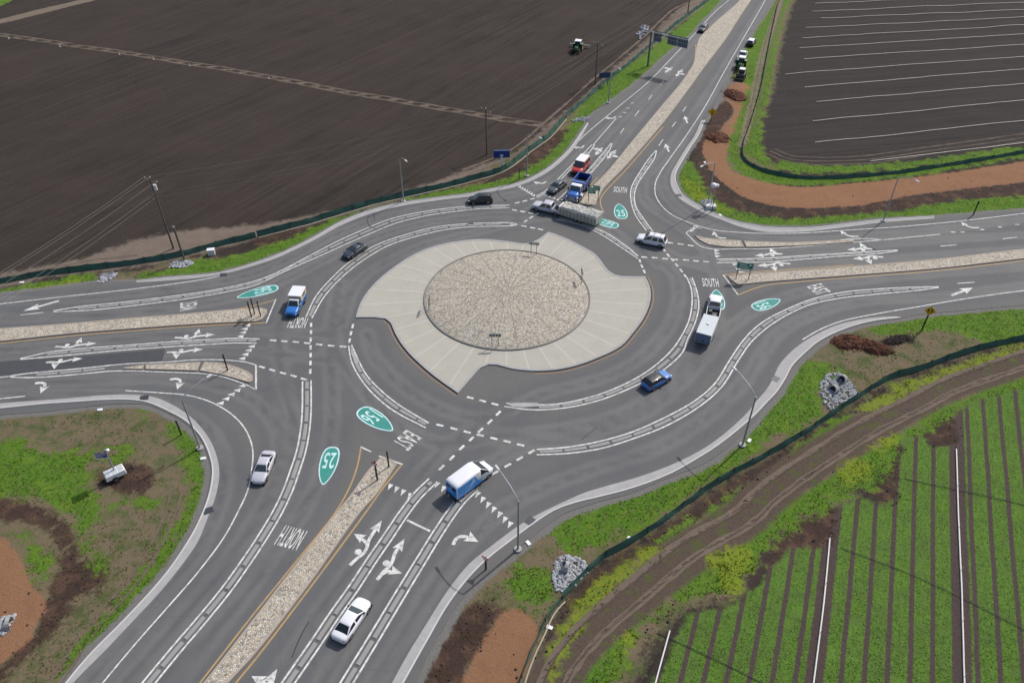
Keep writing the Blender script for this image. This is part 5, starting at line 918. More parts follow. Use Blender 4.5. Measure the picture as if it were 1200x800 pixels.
for a, b in ((3, 0), (0, 1), (1, 2), (2, 4)):
    for k in range(5):
        p, q_ = tops[a][k], tops[b][k]; n = 24; L = (q_-p).length; sag = L*.018
        m = MB(); m.tube([p.lerp(q_, i/n)-Vector((0, 0, sag*4*(i/n)*(1-i/n))) for i in range(n+1)], .014 if a == 3 else .02, 5)
        o = m.build('power_line', (flat('left_wire', (.30, .28, .24), .6) if a == 3 else flat('dull_wire', (.11, .10, .09), .7))); tag(o, {3: 'overhead wires running down to the left edge from the tall power pole', 0: 'overhead wires crossing the dark field between the two nearest power poles', 1: 'overhead wires between the blue sign power pole and the next one', 2: 'overhead wires running along the track to the far top edge'}[a], 'wire', {3: 'wires to the left edge', 0: 'wires across the dark field', 1: 'wires past the blue sign', 2: 'wires to the top edge'}[a])
x, y, z = gz(216, 304); th = empty('guy_stub_pole', (x, y, z), label='short dark pole on the rock pad beside the tall power pole', cat='pole'); m = MB(); m.tube([(0, 0, -.2), (-.05, 0, 6.2)], .16, 10); m.build('pole', M_WOOD, th); m = MB(); m.tube([(-.05, 0, 6.15), (-.05, 0, 6.45)], .2, 8); m.build('pole_cap', M_SBACK, th)
# sign builder: panel in local yz plane facing +x
def sign(name, u, v, face, label, panel, posts=((0, 0),), hpost=2.4, pm=None, cat='sign', r=.05, zoff=0):
    x, y, z = gz(u, v); z = max(z, 0) if zoff is None else z+zoff; th = empty(name, (x, y, z), math.radians(face), label=label, cat=cat)
    for py, pz in posts: m = MB(); m.box(-r, r, py-r, py+r, -.2, hpost+pz); m.build('post', pm or M_DPOST, th)
    panel(th, hpost); return th
def rect(wd, ht, mat, z0, border=None, y0=0, back=True):
    def f(th, h):
        m = MB(); m.box(.06, .085, y0-wd/2, y0+wd/2, h+z0, h+z0+ht); p = m.build('sign_panel', mat, th)
        if back: m = MB(); m.box(.05, .06, y0-wd/2+.01, y0+wd/2-.01, h+z0+.01, h+z0+ht-.01); m.build('sign_back', M_SBACK, th)
        if border:
            m = MB(); e = .06
            for a, b, c_, d in ((y0-wd/2+e, y0+wd/2-e, h+z0+e, h+z0+e+.04), (y0-wd/2+e, y0+wd/2-e, h+z0+ht-e-.04, h+z0+ht-e), (y0-wd/2+e, y0-wd/2+e+.04, h+z0+e, h+z0+ht-e), (y0+wd/2-e-.04, y0+wd/2-e, h+z0+e, h+z0+ht-e)): m.box(.086, .09, a, b, c_, d)
            m.build('sign_border', border, p)
    return f
def polyp(pts, mat, x=.07, t=.02, z=0, y=0):
    m = MB(); k = len(pts); vv = [(x, y+a, z+b) for a, b in pts]+[(x+t, y+a, z+b) for a, b in pts]
    m.add(vv, [tuple(range(k)), tuple(range(k, 2*k))[::-1]]+[(i, (i+1) % k, k+(i+1) % k, k+i) for i in range(k)]); return m
def guide(wd, ht):
    def f(th, h):
        rect(wd, ht, M_SGRN, -ht*.35, M_SWHT)(th, h); m = MB(); z = h-ht*.35
        m.box(.086, .092, -wd*.34, wd*.10, z+ht*.60, z+ht*.72); m.box(.086, .092, -wd*.34, wd*.22, z+ht*.28, z+ht*.40); m.box(.086, .092, wd*.24, wd*.38, z+ht*.56, z+ht*.76); m.build('sign_legend', M_SWHT, th)
    return f
sign('guide_sign', 869.5, 327.5, -100, 'green guide sign on two tall dark posts at the tip of the right hand median', guide(2.5, 1.15), ((-.95, .3), (.95, .3)), 2.5)
sign('guide_sign', 692.5, 238, -102, 'left one of the two small green guide signs beside the blue dump truck', guide(1.4, 1.15), ((-.5, .3),), 2.4)
sign('guide_sign', 698, 235.5, -102, 'right one of the two small green guide signs beside the blue dump truck', guide(1.3, 1.0), ((.4, .3),), 2.5)
def chev(th, h):
    m = MB(); m.box(.06, .08, -.85, .85, h-.35, h+.2); m.build('sign_panel', M_GREYP, th)
    for i in range(4):
        y = -.62+.42*i; mm = polyp([(y+.16, -.24), (y+.02, -.24), (y-.12, 0), (y+.02, .24), (y+.16, .24), (y+.02, 0)], M_SBLK, .081, .008, h-.075); mm.build('chevron', M_SBLK, th)
M_GREYP = flat('sign_pale_grey', (.42, .42, .39), .5)
for u, v, f_, lab in ((580.3, 407, -90, 'chevron board on two thin posts at the near edge of the cobbled mound'), (681, 331.5, 5, 'chevron board seen edge on at the right edge of the cobbled mound'), (625.5, 299.5, 80, 'chevron board on two posts at the far edge of the cobbled mound'), (503.5, 362, 175, 'chevron board seen edge on at the left edge of the cobbled mound')):
    t = sign('chevron_sign', u, v, f_, lab, chev, ((-.45, 0), (.45, 0)), 2.1, r=.035, zoff=0); t.location.z = .25
def dark_panel(wd, ht, front=M_SBACK):
    return rect(wd, ht, front, -ht*.75)
for (u, v, f_, lab, w_, h__) in ((295, 372.3, 195, 'leftmost of the three dark sign posts on the left hand median', .5, .5), (298.6, 368.3, 200, 'middle one of the three dark sign posts on the left hand median', .8, .9), (305.7, 371.3, 200, 'rightmost of the three dark sign posts on the left hand median', .8, .8)):
    sign('sign_post', u, v, f_, lab, dark_panel(w_, h__, M_SBLK), ((0, .1),), 2.9, r=.08)
sign('sign_post', 267, 434.3, 200, 'single dark sign post on the small cobbled splitter island', dark_panel(.15, .7, M_SBACK), ((0, .1),), 2.9, r=.09)
sign('sign_post', 456, 547.5, 240, 'thin dark sign post at the right of the bottom median tip', dark_panel(.12, .9, M_SBLK), ((0, .1),), 2.7, r=.07)
def yieldp(th, h):
    polyp([(-.48, .4), (.48, .4), (0, -.42)], M_SRED, .1, .02, h-.1).build('sign_panel', M_SRED, th); polyp([(-.27, .27), (.27, .27), (0, -.18)], M_SWHT, .121, .006, h-.1).build('sign_centre', M_SWHT, th)
sign('yield_sign', 442.5, 563, 245, 'red bordered yield sign on a tall dark post at the bottom median tip', yieldp, ((0, .45),), 3.0, r=.08)
sign('yield_sign', 569.5, 667, 235, 'red yield sign beside the kerb below the bottom street lamp', yieldp, ((0, .1),), 2.1, r=.08)
def diamond(s_, sym=True):
    def f(th, h):
        polyp([(-s_, 0), (0, s_), (s_, 0), (0, -s_)], M_SYEL, .08, .02, h).build('sign_panel', M_SYEL, th)
        if sym:
            for k in (-1, 1): polyp([(k*.22-.07, -.35), (k*.22+.07, -.35), (k*.22+.07, .15), (k*.22+.16, .15), (k*.22, .38), (k*.22-.16, .15), (k*.22-.07, .15)], M_SBLK, .102, .006, h).build('symbol', M_SBLK, th)
    return f
t = sign('warning_sign', 1080.5, 386, -112, 'yellow diamond warning sign with black symbol on a dark post at the right', diamond(.78), ((0, .3),), 3.6, r=.09)
t = sign('warning_sign', 833, 142, 75, 'small orange diamond sign on the dirt verge near the far shoulder', diamond(.95, False), ((0, .2),), 2.0)
sign('sign_post', 1140.5, 251.5, 5, 'lone dark post on the right hand grass verge below the orange strip', dark_panel(.3, .5, M_SBLK), ((0, .1),), 2.6, r=.08)
sign('sign_post', 212.5, 509, 150, 'short dark post on the left grass corner behind the kerb', dark_panel(.2, .6, M_SBLK), ((0, .1),), 2.4, r=.08)
sign('sign_post', 834, 248.5, 170, 'thin dark post on the inner corner grass near the dome topped mast', dark_panel(.3, .4, M_SBLK), ((0, .1),), 3.0, r=.06)
sign('sign_post', 608.5, 209.5, 170, 'short dark post on the grass left of the upper street lamp', dark_panel(.2, .4, M_SBLK), ((0, .1),), 2.2, r=.06)
def blues(th, h):
    rect(3.1, 1.7, M_SBLU, -.2)(th, h); m = MB(); m.box(.086, .095, -1.5, 1.5, h+1.22, h+1.48); m.box(.086, .095, -.3, .3, h+.05, h+.5); m.build('sign_legend', flat('pale_blue_legend', (.45, .52, .68), .5), th)
sign('roadside_sign', 588, 195.5, -88, 'blue roadside board with pale top strip on one thick white post', blues, ((0, 0),), 2.4, M_SWHT, r=.16)
sign('roadside_sign', 708, 100, -80, 'distant dark blue roadside board on two posts near the far street lamp', rect(2.7, 1.3, flat('dull_blue', (.03, .05, .14), .5), -.2), ((-.8, 0), (.8, 0)), 2.0, M_DPOST)
# overhead sign bridge
x, y, z = gz(759, 77.5); th = empty('overhead_sign', (x, y, z), label='cantilever overhead sign gantry reaching over the far road', cat='sign gantry'); hx, hy = GZ(806, 47, 8.2); d = np.array([hx-x, hy-y]); L = np.hypot(*d); a = math.atan2(d[1], d[0]); th.rotation_euler.z = a
m = MB(); m.tube([(0, 0, -.2), (0, 0, 8.4)], .24, 12, r1=.2); m.build('post', flat('gantry_green_grey', (.10, .13, .12), .6), th)
m = MB(); m.box(0, L, -.25, -.13, 8.2, 8.34); m.box(0, L, .13, .25, 8.2, 8.34); m.box(0, L, -.06, .06, 7.3, 7.42)
for k in range(int(L/1.5)): m.tube([(k*1.5, .19, 8.2), (k*1.5+.75, 0, 7.4), (k*1.5+1.5, -.19, 8.2)], .04, 5)
m.build('truss_arm', M_GALV, th); M_GB = flat('panel_back_blue_grey', (.10, .13, .19), .6)
for x0, x1 in ((.6, 2.3), (L-4.3, L-2.4), (L-2.3, L)): m = MB(); m.box(x0, x1, .26, .32, 6.3, 8.6); 
for x0, x1 in ((.6, 2.6), (L-5.2, L-2.7), (L-2.6, L)):
    m = MB(); m.box(x0, x1, .26, .32, 6.2, 8.5); m.build('sign_panel', M_GB, th); m = MB()
    for xx in np.arange(x0+.2, x1, .45): m.box(xx, xx+.07, -.33+.54, .259, 6.15, 8.55)
    m.build('panel_rib', M_SBACK, th)
# mobile camera trailer on the left corner, dome topped mast on the inner corner
x, y, z = gz(137, 559); th = empty('camera_trailer', (x, y, z), math.radians(38), label='white mobile camera trailer with raised solar panel on the left dirt patch', cat='camera trailer')
m = MB(); m.box(-1.15, 1.15, -.65, .65, .45, 1.15, taper=(.94, .92)); m.build('cabinet', M_WPL, th, bevel=.06); m = MB()
for k in (-.7, 0, .7): m.box(k-.3, k+.3, -.45, .45, 1.15, 1.18)
m.build('lid_panel', flat('lid_grey', (.45, .47, .50), .4), th); m = MB(); m.box(-1.5, 1.9, -.05, .05, .35, .47); m.box(-.05, .05, -1.1, 1.1, .35, .45)
for sx_, sy_ in ((0, 1.1), (0, -1.1), (1.9, 0), (-1.5, 0)): m.tube([(sx_, sy_, -.05), (sx_, sy_, .6)], .05, 6)
m.build('frame', M_CHAS, th); wheels(th, (-.2,), .82, .33, .2)
m = MB(); m.tube([(.1, .1, 1.1), (.1, .1, 4.6)], .09, 8); ms = m.build('mast', M_GALV, th); m = MB(); m.box(-.8, .5, -.5, .5, -.03, .03, M=Matrix.Translation((-.3, .1, 3.9)) @ Matrix.Rotation(.5, 4, 'Y')); m.build('solar_panel', flat('solar_cells', (.02, .025, .05), .2), ms)
m = MB(); m.box(-.82, .52, -.52, .52, -.05, -.031, M=Matrix.Translation((-.3, .1, 3.9)) @ Matrix.Rotation(.5, 4, 'Y')); m.build('panel_frame', M_WPL, ms)
def ball(m, c_, r, sz=1, n=14):
    vv = []; ff = []
    for i in range(n//2+1):
        for j in range(n): a_ = math.pi*i/(n//2); b_ = 2*math.pi*j/n; vv.append((c_[0]+r*math.sin(a_)*math.cos(b_), c_[1]+r*math.sin(a_)*math.sin(b_), c_[2]+r*math.cos(a_)*sz))
    for i in range(n//2):
        for j in range(n): ff.append((i*n+j, i*n+(j+1) % n, (i+1)*n+(j+1) % n, (i+1)*n+j))
    m.add(vv, ff, 0, True)
m = MB(); ball(m, (.35, -.1, 4.5), .22); m.build('camera_dome', M_WPL, ms)
x, y, z = gz(832.5, 244); th = empty('dome_mast', (x, y, z), label='mast topped by a white dome and solar box on the inner corner verge', cat='camera mast'); m = MB(); m.tube([(0, 0, 0), (0, 0, 4.2)], .09, 8); m.build('mast', M_GALV, th); m = MB(); ball(m, (-.15, 0, 4.6), .55, .8); m.build('dome', M_WPL, th); m = MB(); ball(m, (.5, .1, 4.5), .35, .9); m.build('small_dome', M_WPL, th); m = MB(); m.box(-.9, .9, -.55, .55, 0, .7); m.build('base_cabinet', M_LAMP, th, bevel=.05)
# ---------------------------------------------------------------- silt fences
def fence(px, hgt, label, wattle=False, lean=.25, pipe=False):
    c_ = CP(px, 1.0); c_ = resample(c_, int(length(c_)/.7)); n = normals(c_); o_ = c_[len(c_)//2]; th = empty('silt_fence', (*o_, 0), label=label, cat='silt fence', group='green silt fences')
    m = MB(); k = len(c_); vv = []; cols = 4
    ph = np.cumsum(RNG.normal(0, .35, k))
    for i in range(k):
        z0 = hz(*c_[i]); 
        for j in range(cols+1):
            t_ = j/cols; bl = .10*math.sin(math.pi*t_)*math.sin(i*.9+ph[i]*.3); p = c_[i]-o_+n[i]*(lean*t_+bl); vv.append((p[0], p[1], z0-.05+t_*(hgt+.08*math.sin(i*.37+ph[i]*.5)-.1*abs(math.sin(i*math.pi/4)))))
    m.add(vv, [(i*(cols+1)+j, (i+1)*(cols+1)+j, (i+1)*(cols+1)+j+1, i*(cols+1)+j+1) for i in range(k-1) for j in range(cols)], 0, True); m.build('fabric', M_FAB, th, fix=False)
    cnt = 0
    for i in range(0, k, max(4, k//98)):
        p = c_[i]-o_; z0 = hz(*c_[i]); m = MB(); m.tube([(p[0]-n[i][0]*.05, p[1]-n[i][1]*.05, z0-.1), (p[0]+n[i][0]*(lean+.02), p[1]+n[i][1]*(lean+.02), z0+hgt+.12)], .035, 5); m.build('stake', M_DPOST, th)
    if pipe:
        m = MB(); m.tube([(p[0]-o_[0]+nn_[0]*.35, p[1]-o_[1]+nn_[1]*.35, hz(*p)+.05) for p, nn_ in zip(c_, -n if pipe < 0 else n)], .10, 6); m.build('straw_roll', flat('straw_roll', (.36, .32, .25), .9, 0, .2, 3), th)
q = N('green_fabric'); n_ = q.noise(1.2, None, 4); M_FAB = q.done(q.mix(n_, (.035, .085, .07), (.065, .14, .11)), .8, 0, .2)
fence([(-60, 340), (0, 331), (50, 322), (100, 316), (150, 310), (200, 302), (225, 296), (250, 289), (300, 277)], 1.05, 'green silt fence along the left hand upper verge behind the power pole')
fence([(302, 276.5), (350, 265), (400, 250), (437, 239), (475, 230), (525, 218), (550, 211), (587, 200), (600, 193), (619, 178), (641, 162), (662, 139)], 1.15, 'green silt fence with straw roll behind the upper verge and the street lamps', pipe=-1)
fence([(664, 137), (690, 115), (710, 97), (735, 78), (760, 57), (790, 32), (812, 15), (832, 0), (850, -20)], 1.0, 'green silt fence climbing the far verge past the sign gantry')
fence([(925, -20), (912, 3), (905, 30), (897, 68), (889, 108), (878, 145), (869, 172), (870, 186), (884, 197), (900, 203), (930, 209), (970, 210), (1025, 206), (1075, 200), (1200, 179), (1290, 162)], 0.8, 'green silt fence curving round the upper right field corner')
fence([(1290, 372), (1200, 398), (1150, 409), (1112, 421), (1075, 434), (1047, 442), (1000, 470), (950, 504), (900, 534), (850, 561), (815, 584), (795, 599), (760, 624), (732, 640), (705, 655), (682, 677), (660, 700)], 1.1, 'green silt fence along the lower right verge beside the dirt track', lean=-.2)
fence([(659, 701), (645, 717), (635, 740), (626, 758), (620, 772), (610, 800), (598, 850)], .6, 'pale topped end of silt fence beside the orange mulch at the bottom', lean=-.1, pipe=1)
# ---------------------------------------------------------------- rock pads, culverts
q = N('rip_rap'); v_ = q.noise(2.5, None, 4); M_ROCK = q.done(q.mix(v_, (.17, .18, .20), (.50, .51, .53)), .9)
ICO = bmesh.new(); bmesh.ops.create_icosphere(ICO, subdivisions=1, radius=1); ICV = np.array([v.co[:] for v in ICO.verts]); ICF = [tuple(x.index for x in f.verts) for f in ICO.faces]; ICO.free()
def rocks(poly, n, smin, smax, label, mat=None, hole=None, name='rock_pad', cat='rock pad', kind='stuff'):
    pl = P(poly); a = np.array(pl); m = MB(); c = 0
    while c < n:
        x = random.uniform(a[:, 0].min(), a[:, 0].max()); y = random.uniform(a[:, 1].min(), a[:, 1].max())
        if sdf(np.array([x]), np.array([y]), pl)[0] < 0: continue
        if hole and any(math.hypot(x-h_[0], y-h_[1]) < h_[2] for h_ in hole): c += 1; continue
        s_ = random.uniform(smin, smax); V_ = ICV*np.array([s_, s_*random.uniform(.6, 1), s_*random.uniform(.5, .9)])*(1+RNG.normal(0, .12, (len(ICV), 1))); an = random.uniform(0, 6.28); ca, sa = math.cos(an), math.sin(an)
        zb = hz(x, y)+s_*.3; m.add([(x+p[0]*ca-p[1]*sa, y+p[0]*sa+p[1]*ca, zb+p[2]) for p in V_], ICF); c += 1
    o = m.build(name, mat or M_ROCK, fix=False); tag(o, label, cat, kind=kind); return o
rocks([(650, 660), (657, 651), (670, 649), (685, 657), (691, 666), (675, 683), (660, 693), (651, 690), (648, 672)], 420, .10, .28, 'rounded pad of pale grey rocks at a drain outlet by the lower fence')
rocks([(962, 445), (970, 437), (985, 435), (997, 445), (1005, 458), (1003, 466), (985, 472), (974, 480), (965, 470), (961, 458)], 460, .10, .26, 'rock lined pit with two dark culvert mouths on the lower right verge')
rocks([(114, 331), (120, 321), (130, 318.5), (138, 320), (132, 326), (120, 332)], 160, .12, .28, 'small strip of pale rocks between track and left hand road')
rocks([(196, 313), (203, 306), (222, 304), (227, 308), (215, 313)], 170, .12, .28, 'pale rock pad at the foot of the short dark pole')
rocks([(-8, 735), (3, 722), (18, 719), (12, 732), (5, 745), (-8, 748)], 90, .12, .30, 'pale rocks at the left edge inside the orange mulch')
rocks([(670, 141), (680, 137), (693, 138), (688, 142), (674, 143)], 70, .15, .3, 'low grey rocks at the end of the upper kerb beside the far verge')
rocks([(820, 236), (828, 233), (837, 237), (835, 243), (826, 243)], 90, .12, .3, 'pale stones around the foot of the dome topped mast')
rocks([(745, 40), (752, 30), (762, 30), (758, 38), (750, 46)], 60, .2, .45, 'grey rubble by the track beyond the sign gantry')
M_PIPE = flat('culvert_dark', (.02, .02, .022), .9); 
for u, v, f_, lab in ((973, 459, 205, 'left concrete culvert mouth in the rock lined pit'), (984, 447, 215, 'right concrete culvert mouth in the rock lined pit'), (657, 663, 160, 'dark drain outlet in the pale rock pad by the lower fence'), (3, 733, 190, 'dark drain outlet among the rocks at the left edge')):
    x, y, z = gz(u, v); th = empty('culvert', (x, y, z), math.radians(f_), label=lab, cat='culvert'); m = MB(); N_ = 14; vv = []
    for xx, rr in ((-.9, .62), (.45, .62), (-.9, .5), (.45, .5)):
        vv += [(xx-(.5 if xx > 0 else 0)*(math.sin(2*math.pi*i/N_)*.5+.5)*2, rr*math.cos(2*math.pi*i/N_), .38+rr*math.sin(2*math.pi*i/N_)) for i in range(N_)]
    m.add(vv, [(i, (i+1) % N_, N_+(i+1) % N_, N_+i) for i in range(N_)]+[(2*N_+i, 2*N_+(i+1) % N_, 3*N_+(i+1) % N_, 3*N_+i) for i in range(N_)]+[(N_+i, N_+(i+1) % N_, 3*N_+(i+1) % N_, 3*N_+i) for i in range(N_)]); m.build('pipe_end', M_KERB, th)
    m = MB(); m.add([(-.5, .5*math.cos(2*math.pi*i/N_), .38+.5*math.sin(2*math.pi*i/N_)) for i in range(N_)], [tuple(range(N_))]); m.build('pipe_inside', M_PIPE, th)
SP = []
# mulch pile, right
def pile(u, v, rx, ry, h_, ang, label, name='mulch_pile', mat=None, n=60):
    x, y, z = gz(u, v); m = MB(); vv = []; ff = []; ca, sa = math.cos(ang), math.sin(ang)
    for i in range(n+1):
        for j in range(n+1):
            a, b = -1.1+2.2*i/n, -1.1+2.2*j/n; r_ = math.hypot(a, b)+(vnoise(np.array([a*3+u]), np.array([b*3]), 1, 8)[0]-.5)*.35; q_ = max(0, 1-r_*r_*1.15)
            zz = h_*q_**.8*(.75+.5*float(vnoise(np.array([a*6]), np.array([b*6+v]), 1, 9)[0]))+random.uniform(-.05, .05)*(q_ > 0)-.9*(q_ <= 0); X_, Y_ = a*rx, b*ry; vv.append((X_*ca-Y_*sa, X_*sa+Y_*ca, zz))
    ff = [(i*(n+1)+j, (i+1)*(n+1)+j, (i+1)*(n+1)+j+1, i*(n+1)+j+1) for i in range(n) for j in range(n)]; m.add(vv, ff, 0, False); o = m.build(name, mat); 
    for _ in range(140):
        a_ = random.uniform(0, 6.28); d_ = abs(random.gauss(.85, .22)); s_ = random.uniform(.05, .16); X_, Y_ = math.cos(a_)*rx*d_, math.sin(a_)*ry*d_; zc = h_*max(0, 1-d_*d_*1.15)**.8*.9; m2 = m if False else None
        SP.append((x+X_*ca-Y_*sa, y+X_*sa+Y_*ca, z+zc+.02, s_, mat))
    o.location = (x, y, z); tag(o, label, 'heap')
q = N('red_mulch'); n_ = q.noise(4, None, 6, .8); q.bump(q.noise(9, None, 4, .8), .8, .2); M_RM = q.done(q.mix(n_, (.05, .025, .018), (.25, .105, .060)), .95)
pile(995, 400, 2.9, 1.7, .9, math.radians(5), 'larger reddish heap of mulch above the twin culvert pit', mat=M_RM); pile(1022, 406, 2.8, 1.5, .8, math.radians(-25), 'reddish heap of mulch to the right of the larger heap', mat=M_RM)
pile(841, 161, 2.6, 2.6, .9, .4, 'rust red dirt heap on the near end of the upper orange strip', 'dirt_heap', M_RM); pile(861, 112, 2.2, 3.2, .8, .4, 'rust red dirt heap in front of the parked loader', 'dirt_heap', M_RM)
q = N('dark_soil_heap'); n_ = q.noise(5, None, 6, .8); q.bump(n_, .8, .2); M_DS = q.done(q.mix(n_, (.02, .015, .013), (.08, .058, .048)), .95)
pile(1052, 397, 2.4, .9, .4, .35, 'low dark soil ridge on the grass right of the mulch heaps', 'dirt_heap', M_DS)
for mt_, nm_, lb_ in ((M_RM, 'mulch_spill', 'loose reddish mulch crumbs spilled around the heaps'), (M_DS, 'soil_spill', 'loose dark crumbs spilled around the dark soil heaps')):
    m = MB()
    for x, y, z, s_, q_ in SP:
        if q_ == mt_: m.add([(x+p[0]*s_*random.uniform(.6, 1.4), y+p[1]*s_, z+p[2]*s_*.7) for p in ICV], ICF)
    tag(m.build(nm_, mt_, fix=False), lb_, 'spill', kind='stuff')
# utility covers and boxes
for u, v, lab in ((117, 480, 'white utility slab on the left gravel shoulder'), (238, 537, 'small white utility box below the left corner street lamp'), (878, 516, 'white utility box beside the culvert side street lamp'), (619, 636, 'pale utility cover right of the bottom street lamp foot'), (644, 734, 'white utility box beside the lower end of the fence'), (737, 630, 'white marker board against the lower right fence'), (844, 252, 'small white utility box on the inner corner grass'), (826, 190, 'small pale utility box at the edge of the orange strip'), (25, 330, 'small white box on the grass at the left edge')):
    x, y, z = gz(u, v); m = MB(); m.box(-.32, .32, -.2, .2, -.1, .13); o = m.build('utility_box', M_WPL, bevel=.03); o.location = (x, y, z); o.rotation_euler.z = random.uniform(0, 3); tag(o, lab, 'utility box')
x, y, z = gz(248, 297); th = empty('utility_cabinet', (x, y, z), .2, label='white topped utility cabinet against the green fence right of the rock pad', cat='cabinet'); m = MB(); m.box(-.55, .55, -.35, .35, 0, 1.0); m.build('cabinet_body', M_LAMP, th, bevel=.03); m = MB(); m.box(-.6, .6, -.4, .4, 1.0, 1.08); m.build('cabinet_top', M_WPL, th, bevel=.02)
x, y, z = gz(785+4, 35-22); 
# ---------------------------------------------------------------- irrigation pipes
M_PVC = flat('white_pvc_pipe', (.62, .61, .57), .5, 0, .08); M_ALU = flat('aluminium_pipe', (.46, .43, .37), .5, .2, .1)
ne_lines = [((955, 167.5), (1200, 140.7)), ((952.5, 142), (1200, 117)), ((957, 119.2), (1200, 97.5)), ((943, 102.5), (1200, 80.5)), ((920, 87), (1200, 66)), ((942, 69.5), (1200, 52.3)), ((937, 56.5), (1200, 40.3)), ((940, 44.5), (1200, 29.8)), ((944, 33), (1200, 20.5)), ((962, 21.5), (1200, 12)), ((952, 13.7), (1200, 3.2)), ((955, 4.5), (1200, -6)), ((1020, 189), (1200, 167))]
for k, (a, b) in enumerate(ne_lines):
    A, B = G(*a), G(*b); B = B+(B-A)*.4; n = 40; m = MB(); m.tube([(*(A+(B-A)*i/n+np.array([0, random.uniform(-.06, .06)])), hz(*(A+(B-A)*i/n))+.10) for i in range(n+1)], .085, 6)
    for i in range(0, n, 5): p = A+(B-A)*(i+.3)/n; m.tube([(p[0], p[1], hz(*p)+.1), (p[0], p[1], hz(*p)+.4)], .025, 4)
    o = m.build('irrigation_pipe', M_ALU); tag(o, 'long thin irrigation pipe lying across the dark upper right field', 'irrigation pipe', 'irrigation pipes in the upper right field')
for a, b, c_, lab in (((785, 738), (768, 800), (758, 840), 'short white irrigation pipe at the lower left edge of the green beds'), ((973, 629), (966, 700), (948, 845), 'white irrigation pipe in the wide furrow right of the tilted crop beds'), ((1120.5, 526), (1126.5, 668), (1133, 845), 'longest white irrigation pipe near the right edge of the green beds')):
    p = CP([a, b, c_], 1.5); m = MB(); m.tube([(*x_, hz(*x_)+.14) for x_ in p], .085, 7); k = len(p)//2
    for x_ in p[::4]: m.tube([(*x_, hz(*x_)+.14), (*x_, hz(*x_)+.8)], .022, 4)
    o = m.build('irrigation_pipe', M_PVC); tag(o, lab, 'irrigation pipe')
for u, v in ((10, 45), (70, 54.5), (140, 64.5), (180, 70), (222, 77), (315, 92)):
    x, y, z = gz(u, v); m = MB(); m.tube([(0, 0, -.05), (0, 0, .6)], .07, 6); m.box(-.16, .16, -.12, .12, -.02, .2); o = m.build('valve_riser', M_PVC); o.location = (x, y, z); tag(o, 'white irrigation valve riser beside the long track crossing the dark field', 'valve riser', 'valve risers along the field track')
for px_, lb_ in (([(985, 640), (1060, 668), (1130, 700), (1210, 740)], 'thin dark hose crossing the green beds below the longest pipe'), ([(770, 740), (840, 772), (900, 802)], 'thin dark hose crossing the beds near the bottom edge'), ([(1060, 560), (1120, 572), (1210, 592)], 'thin dark hose crossing the upper part of the green beds')):
    m = MB(); m.tube([(*p, hz(*p)+.10) for p in CP(px_)], .035, 5); tag(m.build('irrigation_hose', M_TRIM), lb_, 'hose')
# ---------------------------------------------------------------- vegetation scatter
def zone(xs, ys, name, wob_=1.2):
    ii = np.clip(np.searchsorted(ax, xs)-1, 0, len(ax)-2); jj = np.clip(np.searchsorted(ay, ys)-1, 0, len(ay)-2)
    fx = (xs-ax[ii])/(ax[ii+1]-ax[ii]); fy = (ys-ay[jj])/(ay[jj+1]-ay[jj]); A = att[name]
    return A[jj, ii]*(1-fx)*(1-fy)+A[jj, ii+1]*fx*(1-fy)+A[jj+1, ii]*(1-fx)*fy+A[jj+1, ii+1]*fx*fy+(vnoise(xs, ys, 1.7, 11)-.5)*wob_
def hzv(xs, ys):
    ii = np.clip(np.searchsorted(ax, xs)-1, 0, len(ax)-2); jj = np.clip(np.searchsorted(ay, ys)-1, 0, len(ay)-2)
    fx = (xs-ax[ii])/(ax[ii+1]-ax[ii]); fy = (ys-ay[jj])/(ay[jj+1]-ay[jj])
    return Z[jj, ii]*(1-fx)*(1-fy)+Z[jj, ii+1]*fx*(1-fy)+Z[jj+1, ii]*(1-fx)*fy+Z[jj+1, ii+1]*fx*fy
def visible(n, y1=190):
    """ground points with density that follows how close the ground is to the viewer side of the site"""
    xs = RNG.uniform(-130, 130, n); ys = 34+(y1-34)*RNG.uniform(0, 1, n)**1.5; k = np.abs(xs) < .52*ys+40
    return xs[k], ys[k]
def tufts(name, xs, ys, s0, s1, h0, h1, mat, label, nb_=3):
    n = len(xs); zs = hzv(xs, ys); V_ = np.empty((n, nb_, 3, 3), np.float32)
    for b in range(nb_):
        an = RNG.uniform(0, 6.283, n); s_ = RNG.uniform(s0, s1, n); h_ = RNG.uniform(h0, h1, n); ox = RNG.normal(0, .35, n)*s_; oy = RNG.normal(0, .35, n)*s_; le = RNG.uniform(-.8, .8, n)
        ca, sa = np.cos(an), np.sin(an)
        V_[:, b, 0] = np.stack([xs+ox-ca*s_*.5, ys+oy-sa*s_*.5, zs-.02], -1); V_[:, b, 1] = np.stack([xs+ox+ca*s_*.5, ys+oy+sa*s_*.5, zs-.02], -1); V_[:, b, 2] = np.stack([xs+ox-sa*h_*le, ys+oy+ca*h_*le, zs+h_], -1)
    me = bpy.data.meshes.new(name); V_ = V_.reshape(-1, 3); nf = len(V_)//3; me.vertices.add(len(V_)); me.vertices.foreach_set('co', V_.reshape(-1)); me.loops.add(len(V_)); me.loops.foreach_set('vertex_index', np.arange(len(V_), dtype=np.int32)); me.polygons.add(nf); me.polygons.foreach_set('loop_start', np.arange(0, len(V_), 3, dtype=np.int32)); me.polygons.foreach_set('loop_total', np.full(nf, 3, np.int32))
    a = me.attributes.new('tint', 'FLOAT', 'POINT'); a.data.foreach_set('value', np.repeat(RNG.uniform(0, 1, n), nb_*3).astype(np.float32)); me.update(); me.materials.append(mat)
    o = bpy.data.objects.new(name, me); C.objects.link(o); return tag(o, label, name.replace('_', ' '), kind='stuff')
